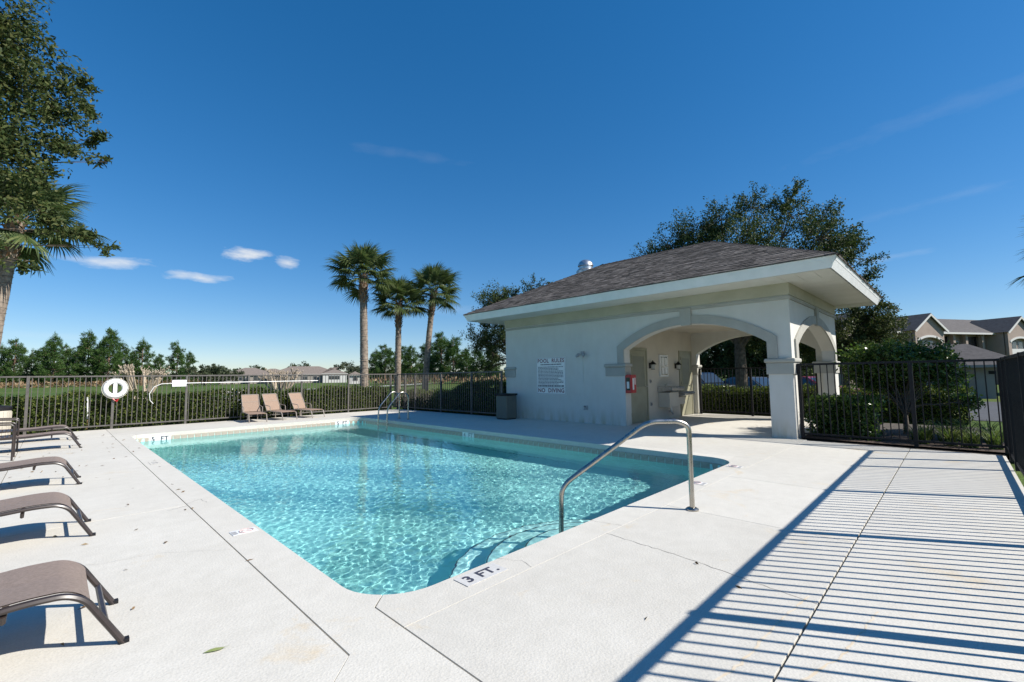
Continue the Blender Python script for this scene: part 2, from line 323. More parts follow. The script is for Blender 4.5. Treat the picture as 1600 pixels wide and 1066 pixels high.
# ------------------------------------------------------------------ mesh helpers
class MB:
    """collects polygons, then becomes one mesh object"""
    def __init__(self): self.v = []; self.f = []
    def poly(self, pts):
        i = len(self.v); self.v += [tuple(p) for p in pts]; self.f.append(tuple(range(i, i + len(pts)))); return self
    def box(self, x0, x1, y0, y1, z0, z1):
        i = len(self.v)
        self.v += [(x0, y0, z0), (x1, y0, z0), (x1, y1, z0), (x0, y1, z0), (x0, y0, z1), (x1, y0, z1), (x1, y1, z1), (x0, y1, z1)]
        self.f += [(i, i+3, i+2, i+1), (i+4, i+5, i+6, i+7), (i, i+1, i+5, i+4), (i+1, i+2, i+6, i+5), (i+2, i+3, i+7, i+6), (i+3, i, i+4, i+7)]
        return self
    def prism(self, pts, axis, a, b):
        """2-D outline extruded along an axis from a to b ('x': pts are (y,z), 'y': (x,z), 'z': (x,y))"""
        def P(p, t): return {'x': (t, p[0], p[1]), 'y': (p[0], t, p[1]), 'z': (p[0], p[1], t)}[axis]
        n = len(pts); i = len(self.v)
        self.v += [P(p, a) for p in pts] + [P(p, b) for p in pts]
        self.f.append(tuple(range(i, i + n))); self.f.append(tuple(range(i + 2*n - 1, i + n - 1, -1)))
        for k in range(n):
            j = (k + 1) % n
            self.f.append((i + k, i + n + k, i + n + j, i + j))
        return self
    def ring_strip(self, A, B, closed=False):
        i = len(self.v); n = len(A); self.v += [tuple(p) for p in A] + [tuple(p) for p in B]
        for k in range(n if closed else n - 1):
            j = (k + 1) % n
            self.f.append((i + k, i + j, i + n + j, i + n + k))
        return self
    def tube(self, pts, r, n=8, cap=True, closed=False, flat=1.0):
        """round bar along a polyline; r is one radius or one per point"""
        P = [Vector(p) for p in pts]; m = len(P)
        rs = r if isinstance(r, (list, tuple)) else [r] * m
        T = []
        for k in range(m):
            a = P[k-1] if (k > 0 or closed) else P[k]
            b = P[(k+1) % m] if (k < m-1 or closed) else P[k]
            t = (b - a); T.append(t.normalized() if t.length > 1e-9 else Vector((0, 0, 1)))
        ref = Vector((0, 0, 1)) if abs(T[0].z) < 0.9 else Vector((1, 0, 0))
        u = T[0].cross(ref).normalized()
        i = len(self.v)
        for k in range(m):
            u = (u - T[k] * u.dot(T[k]))
            u = u.normalized() if u.length > 1e-6 else T[k].orthogonal().normalized()
            w = T[k].cross(u)
            for s in range(n):
                a = 2 * PI * s / n
                self.v.append(tuple(P[k] + (u * math.cos(a) + w * math.sin(a) * flat) * rs[k]))
        for k in range(m if closed else m - 1):
            kk = (k + 1) % m
            for s in range(n):
                t = (s + 1) % n
                self.f.append((i + k*n + s, i + k*n + t, i + kk*n + t, i + kk*n + s))
        if cap and not closed:
            self.f.append(tuple(i + s for s in range(n - 1, -1, -1)))
            self.f.append(tuple(i + (m-1)*n + s for s in range(n)))
        return self
    def lathe(self, prof, n=20, c=(0, 0, 0)):
        """profile (r, z) turned about the z axis at c"""
        i = len(self.v); m = len(prof)
        for r, z in prof:
            for s in range(n):
                a = 2 * PI * s / n
                self.v.append((c[0] + r * math.cos(a), c[1] + r * math.sin(a), c[2] + z))
        for k in range(m - 1):
            for s in range(n):
                t = (s + 1) % n
                self.f.append((i + k*n + s, i + k*n + t, i + (k+1)*n + t, i + (k+1)*n + s))
        self.f.append(tuple(i + s for s in range(n - 1, -1, -1)))
        self.f.append(tuple(i + (m-1)*n + s for s in range(n)))
        return self
    def xform(self, mat, start=0):
        self.v[start:] = [tuple(mat @ Vector(p)) for p in self.v[start:]]
        return self
    def mesh(self, name, mat, off=(0, 0, 0), smooth=False, bevel=0.0):
        me = bpy.data.meshes.new(name)
        o = Vector(off)
        me.from_pydata([tuple(Vector(p) - o) for p in self.v], [], self.f)
        bm = bmesh.new(); bm.from_mesh(me)
        bmesh.ops.recalc_face_normals(bm, faces=bm.faces)
        if bevel > 0:
            ed = [e for e in bm.edges if len(e.link_faces) == 2 and e.calc_face_angle(0) > 0.5]
            bmesh.ops.bevel(bm, geom=ed, offset=bevel, segments=2, affect='EDGES', profile=0.5)
        bm.to_mesh(me); bm.free()
        if smooth:
            for p in me.polygons: p.use_smooth = True
            try: me.set_sharp_from_angle(angle=rad(40))
            except Exception: pass
        me.materials.append(M[mat] if isinstance(mat, str) else mat)
        return me
    def build(self, name, mat, parent=None, smooth=False, bevel=0.0, origin=None):
        """world-coordinate mesh -> object; under a parent the mesh becomes relative to it"""
        off = Vector(origin) if origin is not None else (world_loc(parent) if parent is not None else Vector((0, 0, 0)))
        me = self.mesh(name, mat, off, smooth, bevel)
        o = bpy.data.objects.new(name, me); COL.objects.link(o)
        if parent is not None:
            o.parent = parent
            o.location = off - world_loc(parent)
        else:
            o.location = off
        return o
    def local(self, name, mat, parent, smooth=False, bevel=0.0):
        """mesh already in the parent's own space"""
        me = self.mesh(name, mat, (0, 0, 0), smooth, bevel)
        o = bpy.data.objects.new(name, me); COL.objects.link(o); o.parent = parent
        return o
def world_loc(o):
    p = Vector((0, 0, 0))
    while o is not None: p = p + o.location; o = o.parent
    return p
def tag(o, label=None, cat=None, group=None, kind=None):
    if label: o['label'] = label
    if cat: o['category'] = cat
    if group: o['group'] = group
    if kind: o['kind'] = kind
    return o
def thing(name, label, cat, loc=(0, 0, 0), rz=0.0, group=None):
    o = bpy.data.objects.new(name, None); COL.objects.link(o)
    o.empty_display_size = 0.2
    o.location = loc; o.rotation_euler = (0, 0, rz)
    return tag(o, label, cat, group)
def inst(name, me, parent, loc=(0, 0, 0), rot=(0, 0, 0), sc=(1, 1, 1)):
    """another object with shared mesh data"""
    o = bpy.data.objects.new(name, me); COL.objects.link(o)
    if parent is not None: o.parent = parent
    o.location = loc; o.rotation_euler = rot; o.scale = sc
    return o
def copy_tree(o, parent=None):
    c = o.copy(); COL.objects.link(c); c.parent = parent
    for ch in o.children: copy_tree(ch, c)
    return c
def fast_mesh(name, V, F, mat, smooth=False):
    """numpy arrays of quads (or tris) -> mesh"""
    me = bpy.data.meshes.new(name)
    V = np.asarray(V, np.float32); F = np.asarray(F, np.int32)
    k = F.shape[1]
    me.vertices.add(len(V)); me.vertices.foreach_set('co', V.ravel())
    me.loops.add(F.size); me.loops.foreach_set('vertex_index', F.ravel())
    me.polygons.add(len(F)); me.polygons.foreach_set('loop_start', np.arange(0, F.size, k, dtype=np.int32))
    me.update(calc_edges=True); me.validate()
    if smooth: me.polygons.foreach_set('use_smooth', np.ones(len(F), bool))
    me.materials.append(M[mat] if isinstance(mat, str) else mat)
    return me
def text_mesh(txt, size, mat, depth=0.0015, spacing=1.0, bold=0.0):
    cu = bpy.data.curves.new('lettering', 'FONT')
    cu.body = txt; cu.size = size; cu.align_x = 'CENTER'; cu.align_y = 'CENTER'; cu.extrude = depth; cu.space_character = spacing
    cu.offset = bold; cu.resolution_u = 3
    ob = bpy.data.objects.new('lettering', cu); COL.objects.link(ob)
    dg = bpy.context.evaluated_depsgraph_get()
    me = bpy.data.meshes.new_from_object(ob.evaluated_get(dg))
    bpy.data.objects.remove(ob); bpy.data.curves.remove(cu)
    me.materials.clear(); me.materials.append(M[mat])
    return me
# ================================================================== POOL AND DECK
PX0, PX1, PY0, PY1, PR = 1.37, 7.50, 2.51, 14.85, 0.42
WATER_Z = -0.185
def rrect(x0, x1, y0, y1, r, n=10):
    """rounded rectangle, counter-clockwise from the near-left corner's left tangent"""
    pts = []
    for cx, cy, a0 in ((x0 + r, y0 + r, PI), (x1 - r, y0 + r, 1.5 * PI), (x1 - r, y1 - r, 0.0), (x0 + r, y1 - r, 0.5 * PI)):
        for k in range(n + 1):
            a = a0 + 0.5 * PI * k / n
            pts.append((cx + r * math.cos(a), cy + r * math.sin(a)))
    return pts
RIM = rrect(PX0, PX1, PY0, PY1, PR)
NA = 11
arcNL, arcNR, arcFR, arcFL = RIM[0:NA], RIM[NA:2*NA], RIM[2*NA:3*NA], RIM[3*NA:4*NA]
# base sheet under the slabs: dirt that shows in the joints; a ring round the pool plus strips
deck = thing('pool_deck', None, None, (0, 0, 0))
deck['kind'] = 'structure'
b = MB()
zb = -0.03
o_in = [(p[0] + (0.05 if p[0] > 4.4 else -0.05), p[1] + (0.05 if p[1] > 8 else -0.05)) for p in RIM]
oo = [(min(max(-6.2 if p[0] < 4.4 else 15.55, -6.2), 15.55), -0.46 if p[1] < 8 else 17.3) for p in RIM]
b.ring_strip([(x, y, zb) for x, y in o_in], [(x, y, zb) for x, y in oo], closed=True)
b.build('joint_bed', 'joint', deck)
G = 0.0035
def slab(pts, z0=-0.12, name='slab', mat='deck', z1=0.0):
    m = MB(); m.prism(pts, 'z', z0, z1)
    return m.build(name, mat, deck, bevel=0.0012, origin=(pts[0][0], pts[0][1], 0))
def rect(x0, x1, y0, y1): return [(x0, y0), (x1, y0), (x1, y1), (x0, y1)]
# left of the pool
slab([(-6.2, 6.03), (-6.2, -0.46), (-1.58, -0.46), (1.064, 2.195), (1.064, 6.03)])
slab(rect(-6.2, -0.456, 6.04, 10.6)); slab(rect(-0.448, 1.064, 6.04, 10.6))
slab(rect(-6.2, -0.456, 10.607, 17.3)); slab(rect(-0.448, 1.064, 10.607, 15.09)); slab(rect(-0.448, 1.064, 15.096, 17.3))
# left coping band runs on into the wedge in front of the near corner
k = 5
left_band = [(1.073, 15.09), (1.073, 2.20), (-1.57, -0.46), (1.380, -0.46), (1.380, 2.53), (arcNL[k][0] - .002, arcNL[k][1] + .002)] + [arcNL[i] for i in range(k - 1, -1, -1)] + [arcFL[i] for i in range(NA - 1, k - 1, -1)] + [(arcFL[k][0], 15.09)]
slab(left_band)
# near coping band
near_band = [(1.389, 2.216), (7.80, 2.216), (7.80, arcNR[k][1])] + [arcNR[i] for i in range(k, -1, -1)] + [arcNL[i] for i in range(NA - 1, k, -1)] + [(arcNL[k][0] + .002, arcNL[k][1] - .002), (1.389, 2.526)]
slab(near_band)
right_band = [(7.80, arcNR[k][1] + 0.003), (7.80, 15.09), (arcFR[k][0], 15.09)] + [arcFR[i] for i in range(k, -1, -1)] + [arcNR[i] for i in range(NA - 1, k, -1)] + [(arcNR[k][0] + .002, arcNR[k][1] + .003)]
slab(right_band)
far_band = [(arcFR[k][0] - 0.004, 15.09), (arcFL[k][0] + 0.004, 15.09)] + [(arcFL[k][0] + .003, arcFL[k][1])] + [arcFL[i] for i in range(k - 1, -1, -1)] + [arcFR[i] for i in range(NA - 1, k, -1)] + [(arcFR[k][0] - .003, arcFR[k][1])]
slab(far_band)
# near strip, front strip, right side, far side, pavilion floor
slab(rect(1.389, 4.478, 0.665, 2.212)); slab(rect(4.482, 6.25, 0.665, 2.212)); slab(rect(6.254, 10.46, 0.665, 2.212))
slab(rect(1.389, 5.50, -0.46, 0.653)); slab(rect(5.503, 10.46, -0.46, 0.653))
slab(rect(7.804, 10.58, 2.216, 6.2)); slab(rect(7.804, 10.58, 6.204, 10.7)); slab(rect(7.804, 10.46, 10.704, 17.3))
slab(rect(1.073, 4.5, 15.096, 17.3)); slab(rect(4.504, 7.80, 15.096, 17.3))
slab(rect(10.584, 15.52, 2.36, 6.42))
# cracks: thin jagged dirt lines, sitting 1 mm proud
def crack(pts, w, seed, mat='joint'):
    rnd = random.Random(seed); m = MB(); P = []
    for a, c in zip(pts[:-1], pts[1:]):
        n = max(3, int(math.dist(a, c) / 0.04))
        for i in range(n):
            t = i / n
            P.append((a[0] + (c[0]-a[0])*t + rnd.uniform(-.008, .008), a[1] + (c[1]-a[1])*t + rnd.uniform(-.008, .008)))
    P.append(pts[-1])
    A, B = [], []
    for i, p in enumerate(P):
        q = P[min(i+1, len(P)-1)]; r0 = P[max(i-1, 0)]
        d = Vector((q[0]-r0[0], q[1]-r0[1])).normalized(); ww = w * rnd.uniform(.4, 1.1)
        A.append((p[0] - d.y*ww, p[1] + d.x*ww, 0.0012)); B.append((p[0] + d.y*ww, p[1] - d.x*ww, 0.0012))
    m.ring_strip(A, B)
    return m.build('crack', mat, deck)
crack([(3.36, 2.21), (3.33, 1.9), (3.32, 1.6), (3.24, 1.13), (3.17, 0.66)], 0.0022, 1)
crack([(1.39, 2.53), (1.46, 2.60)], 0.0015, 2)
crack([(0.88, 5.92), (1.06, 6.0)], 0.002, 3)
crack([(1.08, 6.1), (1.22, 6.22), (1.24, 6.0)], 0.0018, 4)
crack([(2.35, 2.52), (2.45, 2.35), (2.42, 2.22)], 0.0012, 5)
crack([(3.55, 2.5), (3.62, 2.22)], 0.0012, 6)
crack([(2.02, 0.86), (2.30, 0.80), (2.75, 0.78), (3.25, 0.72)], 0.007, 7, 'rust')
crack([(2.32, 0.58), (2.70, 0.47), (3.3, 0.40)], 0.006, 8, 'rust')
crack([(0.35, 2.6), (0.62, 2.35), (0.80, 2.05)], 0.012, 9, 'rust')
crack([(-.2, 4.9), (.3, 4.6), (.62, 4.55), (1.05, 4.2)], 0.0011, 10, 'hairline')
crack([(5.3, 2.2), (5.36, 1.7), (5.25, 1.2), (5.31, .67)], 0.0012, 11, 'hairline')
crack([(8.2, 2.2), (8.1, 1.6), (8.18, .67)], 0.0013, 12, 'hairline')
crack([(7.82, 4.4), (8.9, 4.52), (10.5, 4.4)], 0.0014, 13, 'hairline')

# ---- the pool shell
pool = thing('swimming_pool', 'rectangular swimming pool with rounded corners and pale aqua plaster', 'pool', (4.43, 8.7, -1.6))
def floor_z(y): 
    t = min(max((y - 3.5) / 9.0, 0), 1)
    return -1.12 - 0.5 * t
basin = MB()
nseg = len(RIM)
tile_top, tile_bot = -0.085, -0.245
def inset(p, d):
    cx, cy = 4.43, 8.68
    x, y = p
    # walk inwards by d on the rounded rectangle
    return (min(max(x, PX0 + d) if x < cx else min(x, PX1 - d), PX1), min(max(y, PY0 + d) if y < cy else min(y, PY1 - d), PY1))
R2 = rrect(PX0 + 0.012, PX1 - 0.012, PY0 + 0.012, PY1 - 0.012, PR - 0.012)
top = [(x, y, -0.11) for x, y in R2]
cove = rrect(PX0 + 0.03, PX1 - 0.03, PY0 + 0.03, PY1 - 0.03, PR)
low = [(x, y, floor_z(y) + 0.14) for x, y in cove]
c2 = rrect(PX0 + 0.16, PX1 - 0.16, PY0 + 0.16, PY1 - 0.16, PR)
bot = [(x, y, floor_z(y)) for x, y in c2]
basin.ring_strip(top, low, closed=True); basin.ring_strip(low, bot, closed=True)
# floor in cross strips so that the slope is followed
ys = np.linspace(PY0 + 0.16, PY1 - 0.16, 40)
def xr(y):
    r = PR; x0, x1, y0, y1 = PX0 + .16, PX1 - .16, PY0 + .16, PY1 - .16
    d = 0.0
    if y < y0 + r: d = r - math.sqrt(max(r*r - (y0 + r - y)**2, 0))
    if y > y1 - r: d = r - math.sqrt(max(r*r - (y - y1 + r)**2, 0))
    return x0 + d, x1 - d
A = [(xr(y)[0], y, floor_z(y)) for y in ys]; B = [(xr(y)[1], y, floor_z(y)) for y in ys]
basin.ring_strip(A, B)
ob = basin.build('basin', 'plaster', pool, smooth=True)
ob.cycles.is_caustics_receiver = True
# curved entry steps, each a slab of a disc against the near wall
SX = 3.52
for r, z in ((1.32, -0.80), (0.98, -0.56), (0.62, -0.34)):
    m = MB()
    pts = [(SX + r * math.cos(a), PY0 + 0.02 + r * 0.92 * math.sin(a)) for a in np.linspace(0, PI, 25)]
    m.prism(pts, 'z', -1.2, z)
    s = m.build('step', 'shallow_tint_plaster', pool, bevel=0.025)
    s.cycles.is_caustics_receiver = True
    e = MB()
    e.tube([(SX + (r - .02) * math.cos(a), PY0 + .02 + (r - .02) * 0.92 * math.sin(a), z + 0.002) for a in np.linspace(0.03, PI - .03, 40)], 0.006, 6)
    n = e.build('step_edge_line', 'ink', s)  # thin dark line along the step edge
    n.cycles.is_caustics_receiver = True
# waterline tiles: one mesh, one object per tile
tw = 0.152
tm = MB(); tm.box(-tw/2 + .002, tw/2 - .002, -0.006, 0.006, -0.075, 0.075)
tile_me = tm.mesh('tile', 'tile', bevel=0.002)
zc = -0.165
def tile_run(ax, fixed, a0, a1, rz):
    n = int((a1 - a0) / tw)
    for i in range(n):
        a = a0 + (i + .5) * (a1 - a0) / n
        loc = (a, fixed, zc) if ax == 'x' else (fixed, a, zc)
        inst('tile', tile_me, pool, Vector(loc) - Vector(pool.location), (0, 0, rz))
tile_run('y', PX1 - 0.008, PY0 + PR, PY1 - PR, PI/2)
tile_run('x', PY1 - 0.008, PX0 + PR, PX1 - PR, 0)
tile_run('y', PX0 + 0.008, PY0 + PR, PY1 - PR, PI/2)
tile_run('x', PY0 + 0.008, PX0 + PR, PX1 - PR, 0)
for cx, cy, a0 in ((PX0 + PR, PY0 + PR, PI), (PX1 - PR, PY0 + PR, 1.5*PI), (PX1 - PR, PY1 - PR, 0), (PX0 + PR, PY1 - PR, .5*PI)):
    for i in range(4):
        a = a0 + (i + .5) * PI / 8
        inst('tile', tile_me, pool, Vector((cx + (PR - .01) * math.cos(a), cy + (PR - .01) * math.sin(a), zc)) - Vector(pool.location), (0, 0, a + PI/2), (1.05, 1, 1))
# depth markers on the tile band and on the coping (parts of the pool)
def marker(txt, size, loc, rot, w, h, ink='ink', plate='white_tile', thick=0.004):
    m = MB(); m.box(-w/2, w/2, -h/2, h/2, -thick, 0)
    p = m.local('depth_marker', plate, pool)
    p.location = Vector(loc) - Vector(pool.location); p.rotation_euler = rot
    t = bpy.data.objects.new('lettering', text_mesh(txt, size, ink, 0.0008, 1.1, 0.0025 * size / .1)); COL.objects.link(t)
    t.parent = p; t.location = (0, 0, 0.0012); t['kind'] = 'stuff'
    return p
marker('5  FT', 0.155, (1.98, PY1 - 0.0155, -0.150), (PI/2, 0, 0), 0.46, 0.145)
marker('5  FT', 0.155, (6.85, PY1 - 0.0155, -0.150), (PI/2, 0, 0), 0.46, 0.145)
marker('4  FT', 0.155, (PX1 - 0.0155, 9.0, -0.150), (PI/2, 0, -PI/2), 0.46, 0.145, 'grey_ink')
marker('3 FT.', 0.125, (2.10, 2.392, 0.0045), (0, 0, 0), 0.36, 0.15, 'ink', 'grey_tile', 0.003)
marker('5 FT.', 0.10, (1.21, 9.5, 0.004), (0, 0, -PI/2), 0.34, 0.13, 'grey_ink', 'deck', 0.002)
def no_diving(x, y, rz):
    m = MB(); m.box(-.10, .10, -.07, .07, -.002, 0)
    p = m.local('no_diving_marker', 'white_tile', pool); p.location = Vector((x, y, 0.0042)) - Vector(pool.location); p.rotation_euler = (0, 0, rz)
    r = MB(); r.tube([(0.02 + .055 * math.cos(a), .055 * math.sin(a), .001) for a in np.linspace(0, 2*PI, 21)[:-1]], .006, 5, closed=True)
    r.tube([(-.019, .039, .001), (.059, -.039, .001)], .005, 5)
    r.local('ban_ring', 'red_ink', p)
    d = MB(); d.tube([(-.02, -.015, .001), (.02, .01, .001), (.05, .0, .001)], .008, 5); d.box(-.095, -.055, -.05, .05, 0, .001)
    d.local('diver_figure', 'grey_ink', p)
no_diving(1.24, 4.60, 0.0); no_diving(5.62, 2.36, PI/2); no_diving(6.95, 2.37, PI/2)

# ---- water: a rippled surface that bends the light
rs = np.random.RandomState(7)
nx, ny = 520, 1040
xs = np.linspace(PX0 + 0.001, PX1 - 0.001, nx); yy = np.linspace(PY0 + 0.001, PY1 - 0.001, ny)
X, Y = np.meshgrid(xs, yy, indexing='ij')
Z = np.zeros_like(X)
for i in range(70):
    lam = 0.05 * (3.8 ** rs.rand()); th = rs.rand() * 2 * PI; k = 2 * PI / lam
    amp = 0.00017 * lam ** 1.2 / 0.25 ** 1.2
    wob = 0.6 * np.sin(X * rs.uniform(.3, 1.2) + rs.rand() * 6) + 0.6 * np.sin(Y * rs.uniform(.3, 1.2) + rs.rand() * 6)
    Z += amp * np.sin(k * (X * math.cos(th) + Y * math.sin(th)) + wob * 1.5 + rs.rand() * 6.28)
cal = (0.75 + 0.25 * np.clip((13.5 - Y) / 9.0, 0, 1)) * (1.0 + 0.38 * np.sin(X * 1.1 + 0.7 * np.sin(Y * .8)) * np.sin(Y * .75 + 1.3 * np.sin(X * .5)) + 0.2 * np.sin(X * 2.7 + Y * 1.9))
Z = WATER_Z + Z * cal
# keep the sheet inside the rounded corners
def clampc(X, Y):
    for cx, cy, sx, sy in ((PX0+PR, PY0+PR, -1, -1), (PX1-PR, PY0+PR, 1, -1), (PX1-PR, PY1-PR, 1, 1), (PX0+PR, PY1-PR, -1, 1)):
        dx, dy = (X - cx) * sx, (Y - cy) * sy
        msk = (dx > 0) & (dy > 0); d = np.hypot(dx, dy); f = np.where(msk & (d > PR - .002), (PR - .002) / np.maximum(d, 1e-6), 1.0)
        X = np.where(msk, cx + (X - cx) * f, X); Y = np.where(msk, cy + (Y - cy) * f, Y)
    return X, Y
Xc, Yc = clampc(X, Y)
V = np.stack([Xc.ravel(), Yc.ravel(), Z.ravel()], 1)
idx = np.arange(nx * ny).reshape(nx, ny)
Fq = np.stack([idx[:-1, :-1].ravel(), idx[1:, :-1].ravel(), idx[1:, 1:].ravel(), idx[:-1, 1:].ravel()], 1)
m_w, nt, out = new_mat('pool_water')
gl = N(nt, 'ShaderNodeBsdfGlass', IOR=1.333, Roughness=0.0)
gl.inputs['Color'].default_value = (0.80, 0.965, 0.985, 1)
nt.links.new(gl.outputs[0], out.inputs['Surface'])
M['water'] = m_w
wm = fast_mesh('pool_water', V, Fq, 'water', smooth=True)
water = bpy.data.objects.new('pool_water', wm); COL.objects.link(water)
tag(water, kind='structure')
water.cycles.is_caustics_caster = True
sun_data.cycles.is_caustics_light = True
# ================================================================== POOL HOUSE
HX0, HX1, HY0, HY1 = 10.58, 15.50, 2.38, 10.72
WT = 0.28
house = thing('pool_house', 'white stucco pool house with arched open pavilion and brown shingled hip roof', 'building', (12.94, 6.5, 0))
def arch_pts(a0, a1, z0, spring, rise, n=28, grow=0.0):
    """opening outline from (a0,z0) up, over the arch, down to (a1,z0)"""
    c = (a0 + a1) / 2; hw = (a1 - a0) / 2
    Rr = (hw*hw + rise*rise) / (2*rise); cz = spring + rise - Rr
    hw2, R2_ = hw + grow, Rr + grow
    th = math.asin(min(hw2 / R2_, 1.0))
    pts = [(c - hw2, z0)]
    for k in range(n + 1):
        t = -th + 2 * th * k / n
        pts.append((c + R2_ * math.sin(t), cz + R2_ * math.cos(t)))
    pts.append((c + hw2, z0))
    return pts
def wall_with_arch(a0, a1, o0, o1, top, spring, rise, z0=-0.05):
    o = arch_pts(o0, o1, z0, spring, rise)
    return [(a0, z0)] + o + [(a1, z0), (a1, top), (a0, top)]
FA = (2.83, 6.25, 2.0, 0.53)
SA = (11.03, 15.05, 1.93, 0.57)
m = MB(); m.prism(wall_with_arch(HY0, HY1, FA[0], FA[1], 3.30, FA[2], FA[3]), 'x', HX0, HX0 + WT); m.build('front_wall', 'stucco', house)
m = MB(); m.prism(wall_with_arch(HY0, HY1, FA[0], FA[1], 3.30, FA[2], FA[3]), 'x', HX1 - WT, HX1); m.build('back_wall', 'stucco', house)
m = MB(); m.prism(wall_with_arch(HX0 + WT, HX1 - WT, SA[0], SA[1], 3.30, SA[2], SA[3]), 'y', HY0, HY0 + WT); m.build('end_wall', 'stucco', house)
m = MB(); m.box(HX0 + WT, HX1 - WT, HY1 - WT, HY1, -0.05, 3.30); m.build('side_wall', 'stucco', house)
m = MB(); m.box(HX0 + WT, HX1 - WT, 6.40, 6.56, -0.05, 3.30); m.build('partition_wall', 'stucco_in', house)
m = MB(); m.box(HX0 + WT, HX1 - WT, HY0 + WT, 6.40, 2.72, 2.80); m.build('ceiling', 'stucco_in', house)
# arch surrounds
def surround(axis, a, o0, o1, spring, rise, d):
    inn = arch_pts(o0, o1, 1.642, spring, rise, 28, 0.003); out_ = arch_pts(o0, o1, 1.642, spring, rise, 28, 0.20)
    mm = MB()
    n = len(inn)
    for k in range(n - 1):
        q = [inn[k], inn[k+1], out_[k+1], out_[k]]
        mm.prism(q, axis, a, a + d)
    o = mm.build('arch_surround', 'trim', house)
    return o
surround('x', HX0, FA[0], FA[1], FA[2], FA[3], -0.035)
surround('y', HY0, SA[0], SA[1], SA[2], SA[3], -0.035)
m = MB(); m.prism([(4.42, 2.50), (4.66, 2.50), (4.68, 2.905), (4.40, 2.905)], 'x', HX0 - 0.055, HX0 + .01); m.build('keystone', 'trim', house)
m = MB(); m.prism([(12.93, 2.47), (13.15, 2.47), (13.17, 2.905), (12.91, 2.905)], 'y', HY0 - 0.055, HY0 + .01); m.build('keystone', 'trim', house)
# pier caps: a band and a projecting moulding
def pier_cap(x0, x1, y0, y1, name='pier_cap'):
    mm = MB(); mm.box(x0, x1, y0, y1, 1.31, 1.545)
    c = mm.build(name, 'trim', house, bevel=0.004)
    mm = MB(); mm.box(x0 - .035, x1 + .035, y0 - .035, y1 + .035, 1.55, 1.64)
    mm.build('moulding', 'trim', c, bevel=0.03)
pier_cap(10.55, 11.06, 2.35, 2.86)
pier_cap(10.55, 10.875, 6.225, 6.83)
pier_cap(10.55, 10.90, 10.28, 10.75)
pier_cap(15.205, 15.53, 6.225, 6.83)
pier_cap(15.02, 15.53, 2.35, 2.86)
# base course of the piers' footings, moulding strip and frieze below the soffit
def ring_boxes(name, mat, d, z0, z1):
    for x0, x1, y0, y1 in ((HX0 - d, HX0, HY0 - d, HY1 + d), (HX1, HX1 + d, HY0 - d, HY1 + d), (HX0, HX1, HY0 - d, HY0), (HX0, HX1, HY1, HY1 + d)):
        mm = MB(); mm.box(x0, x1, y0, y1, z0, z1); mm.build(name, mat, house)
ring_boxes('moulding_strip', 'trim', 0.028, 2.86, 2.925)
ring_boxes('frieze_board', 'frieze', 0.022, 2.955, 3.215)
# ---- roof
OV = 1.0
EX0, EX1, EY0, EY1, EZ = HX0 - OV, 16.30, HY0 - OV, HY1 + OV, 3.43
HALF = (EX1 - EX0) / 2; RX = (EX0 + EX1) / 2
RZ = 5.09; SL = (RZ - EZ) / HALF
RY0, RY1 = EY0 + HALF, EY1 - HALF
c0, c1, c2_, c3 = (EX0, EY0, EZ), (EX1, EY0, EZ), (EX1, EY1, EZ), (EX0, EY1, EZ)
r0, r1 = (RX, RY0, RZ), (RX, RY1, RZ)
m = MB()
dz = Vector((0, 0, -0.02))
m.poly([c0, c3, r1, r0]); m.poly([c1, r0, r1, c2_]); m.poly([c0, r0, c1]); m.poly([c3, c2_, r1]); m.poly([c0, c1, c2_, c3])
m.v = [tuple(Vector(p) + dz) for p in m.v]
roof = m.build('roof', 'ridge', house)
rnd = random.Random(5)
sh = MB()
def shingle_slope(ea, eb, up):
    """ea->eb: eave line; up: horizontal unit direction up the slope; hips run in at 45 degrees"""
    ea, eb, up = Vector(ea), Vector(eb), Vector(up)
    L = (eb - ea).length; d = (eb - ea) / L
    expo = 0.13; k = 0
    slope_len = HALF * math.hypot(1, SL)
    ch = HALF / slope_len; sv = Vector((0, 0, 1)) * (SL * ch)
    dirv = up * ch + sv
    nrm = d.cross(dirv); nrm = nrm if nrm.z > 0 else -nrm
    while k * expo < slope_len - 0.02:
        s = k * expo - 0.02; s2 = min(s + expo + 0.03, slope_len)
        h = max(s, 0) * ch; h2 = s2 * ch
        a, bnd = h, L - h
        t = a - rnd.uniform(0, .25)
        while t < bnd:
            w = rnd.uniform(0.14, 0.34)
            ta, tb = max(t, a), min(t + w, bnd)
            t += w
            if tb - ta < 0.02: continue
            lo = rnd.uniform(0.008, 0.019)
            js = rnd.uniform(-.012, .012)
            ta2, tb2 = min(max(ta, h2), L - h2), max(min(tb, L - h2), h2)
            p0 = ea + d * (ta + .002) + dirv * (s + js) + nrm * lo; p1 = ea + d * (tb - .002) + dirv * (s + js) + nrm * lo
            p2 = ea + d * tb2 + dirv * s2 + nrm * 0.002; p3 = ea + d * ta2 + dirv * s2 + nrm * 0.002
            q0 = p0 - nrm * (lo + .006); q1 = p1 - nrm * (lo + .006)
            i = len(sh.v); sh.v += [tuple(p) for p in (p0, p1, p2, p3, q0, q1)]
            sh.f += [(i, i+1, i+2, i+3), (i+4, i+5, i+1, i)]
        k += 1
shingle_slope(c3, c0, (1, 0, 0)); shingle_slope(c1, c2_, (-1, 0, 0)); shingle_slope(c0, c1, (0, 1, 0)); shingle_slope(c2_, c3, (0, -1, 0))
o = sh.build('shingles', 'shingle', roof); o['kind'] = 'stuff'
cap = MB()
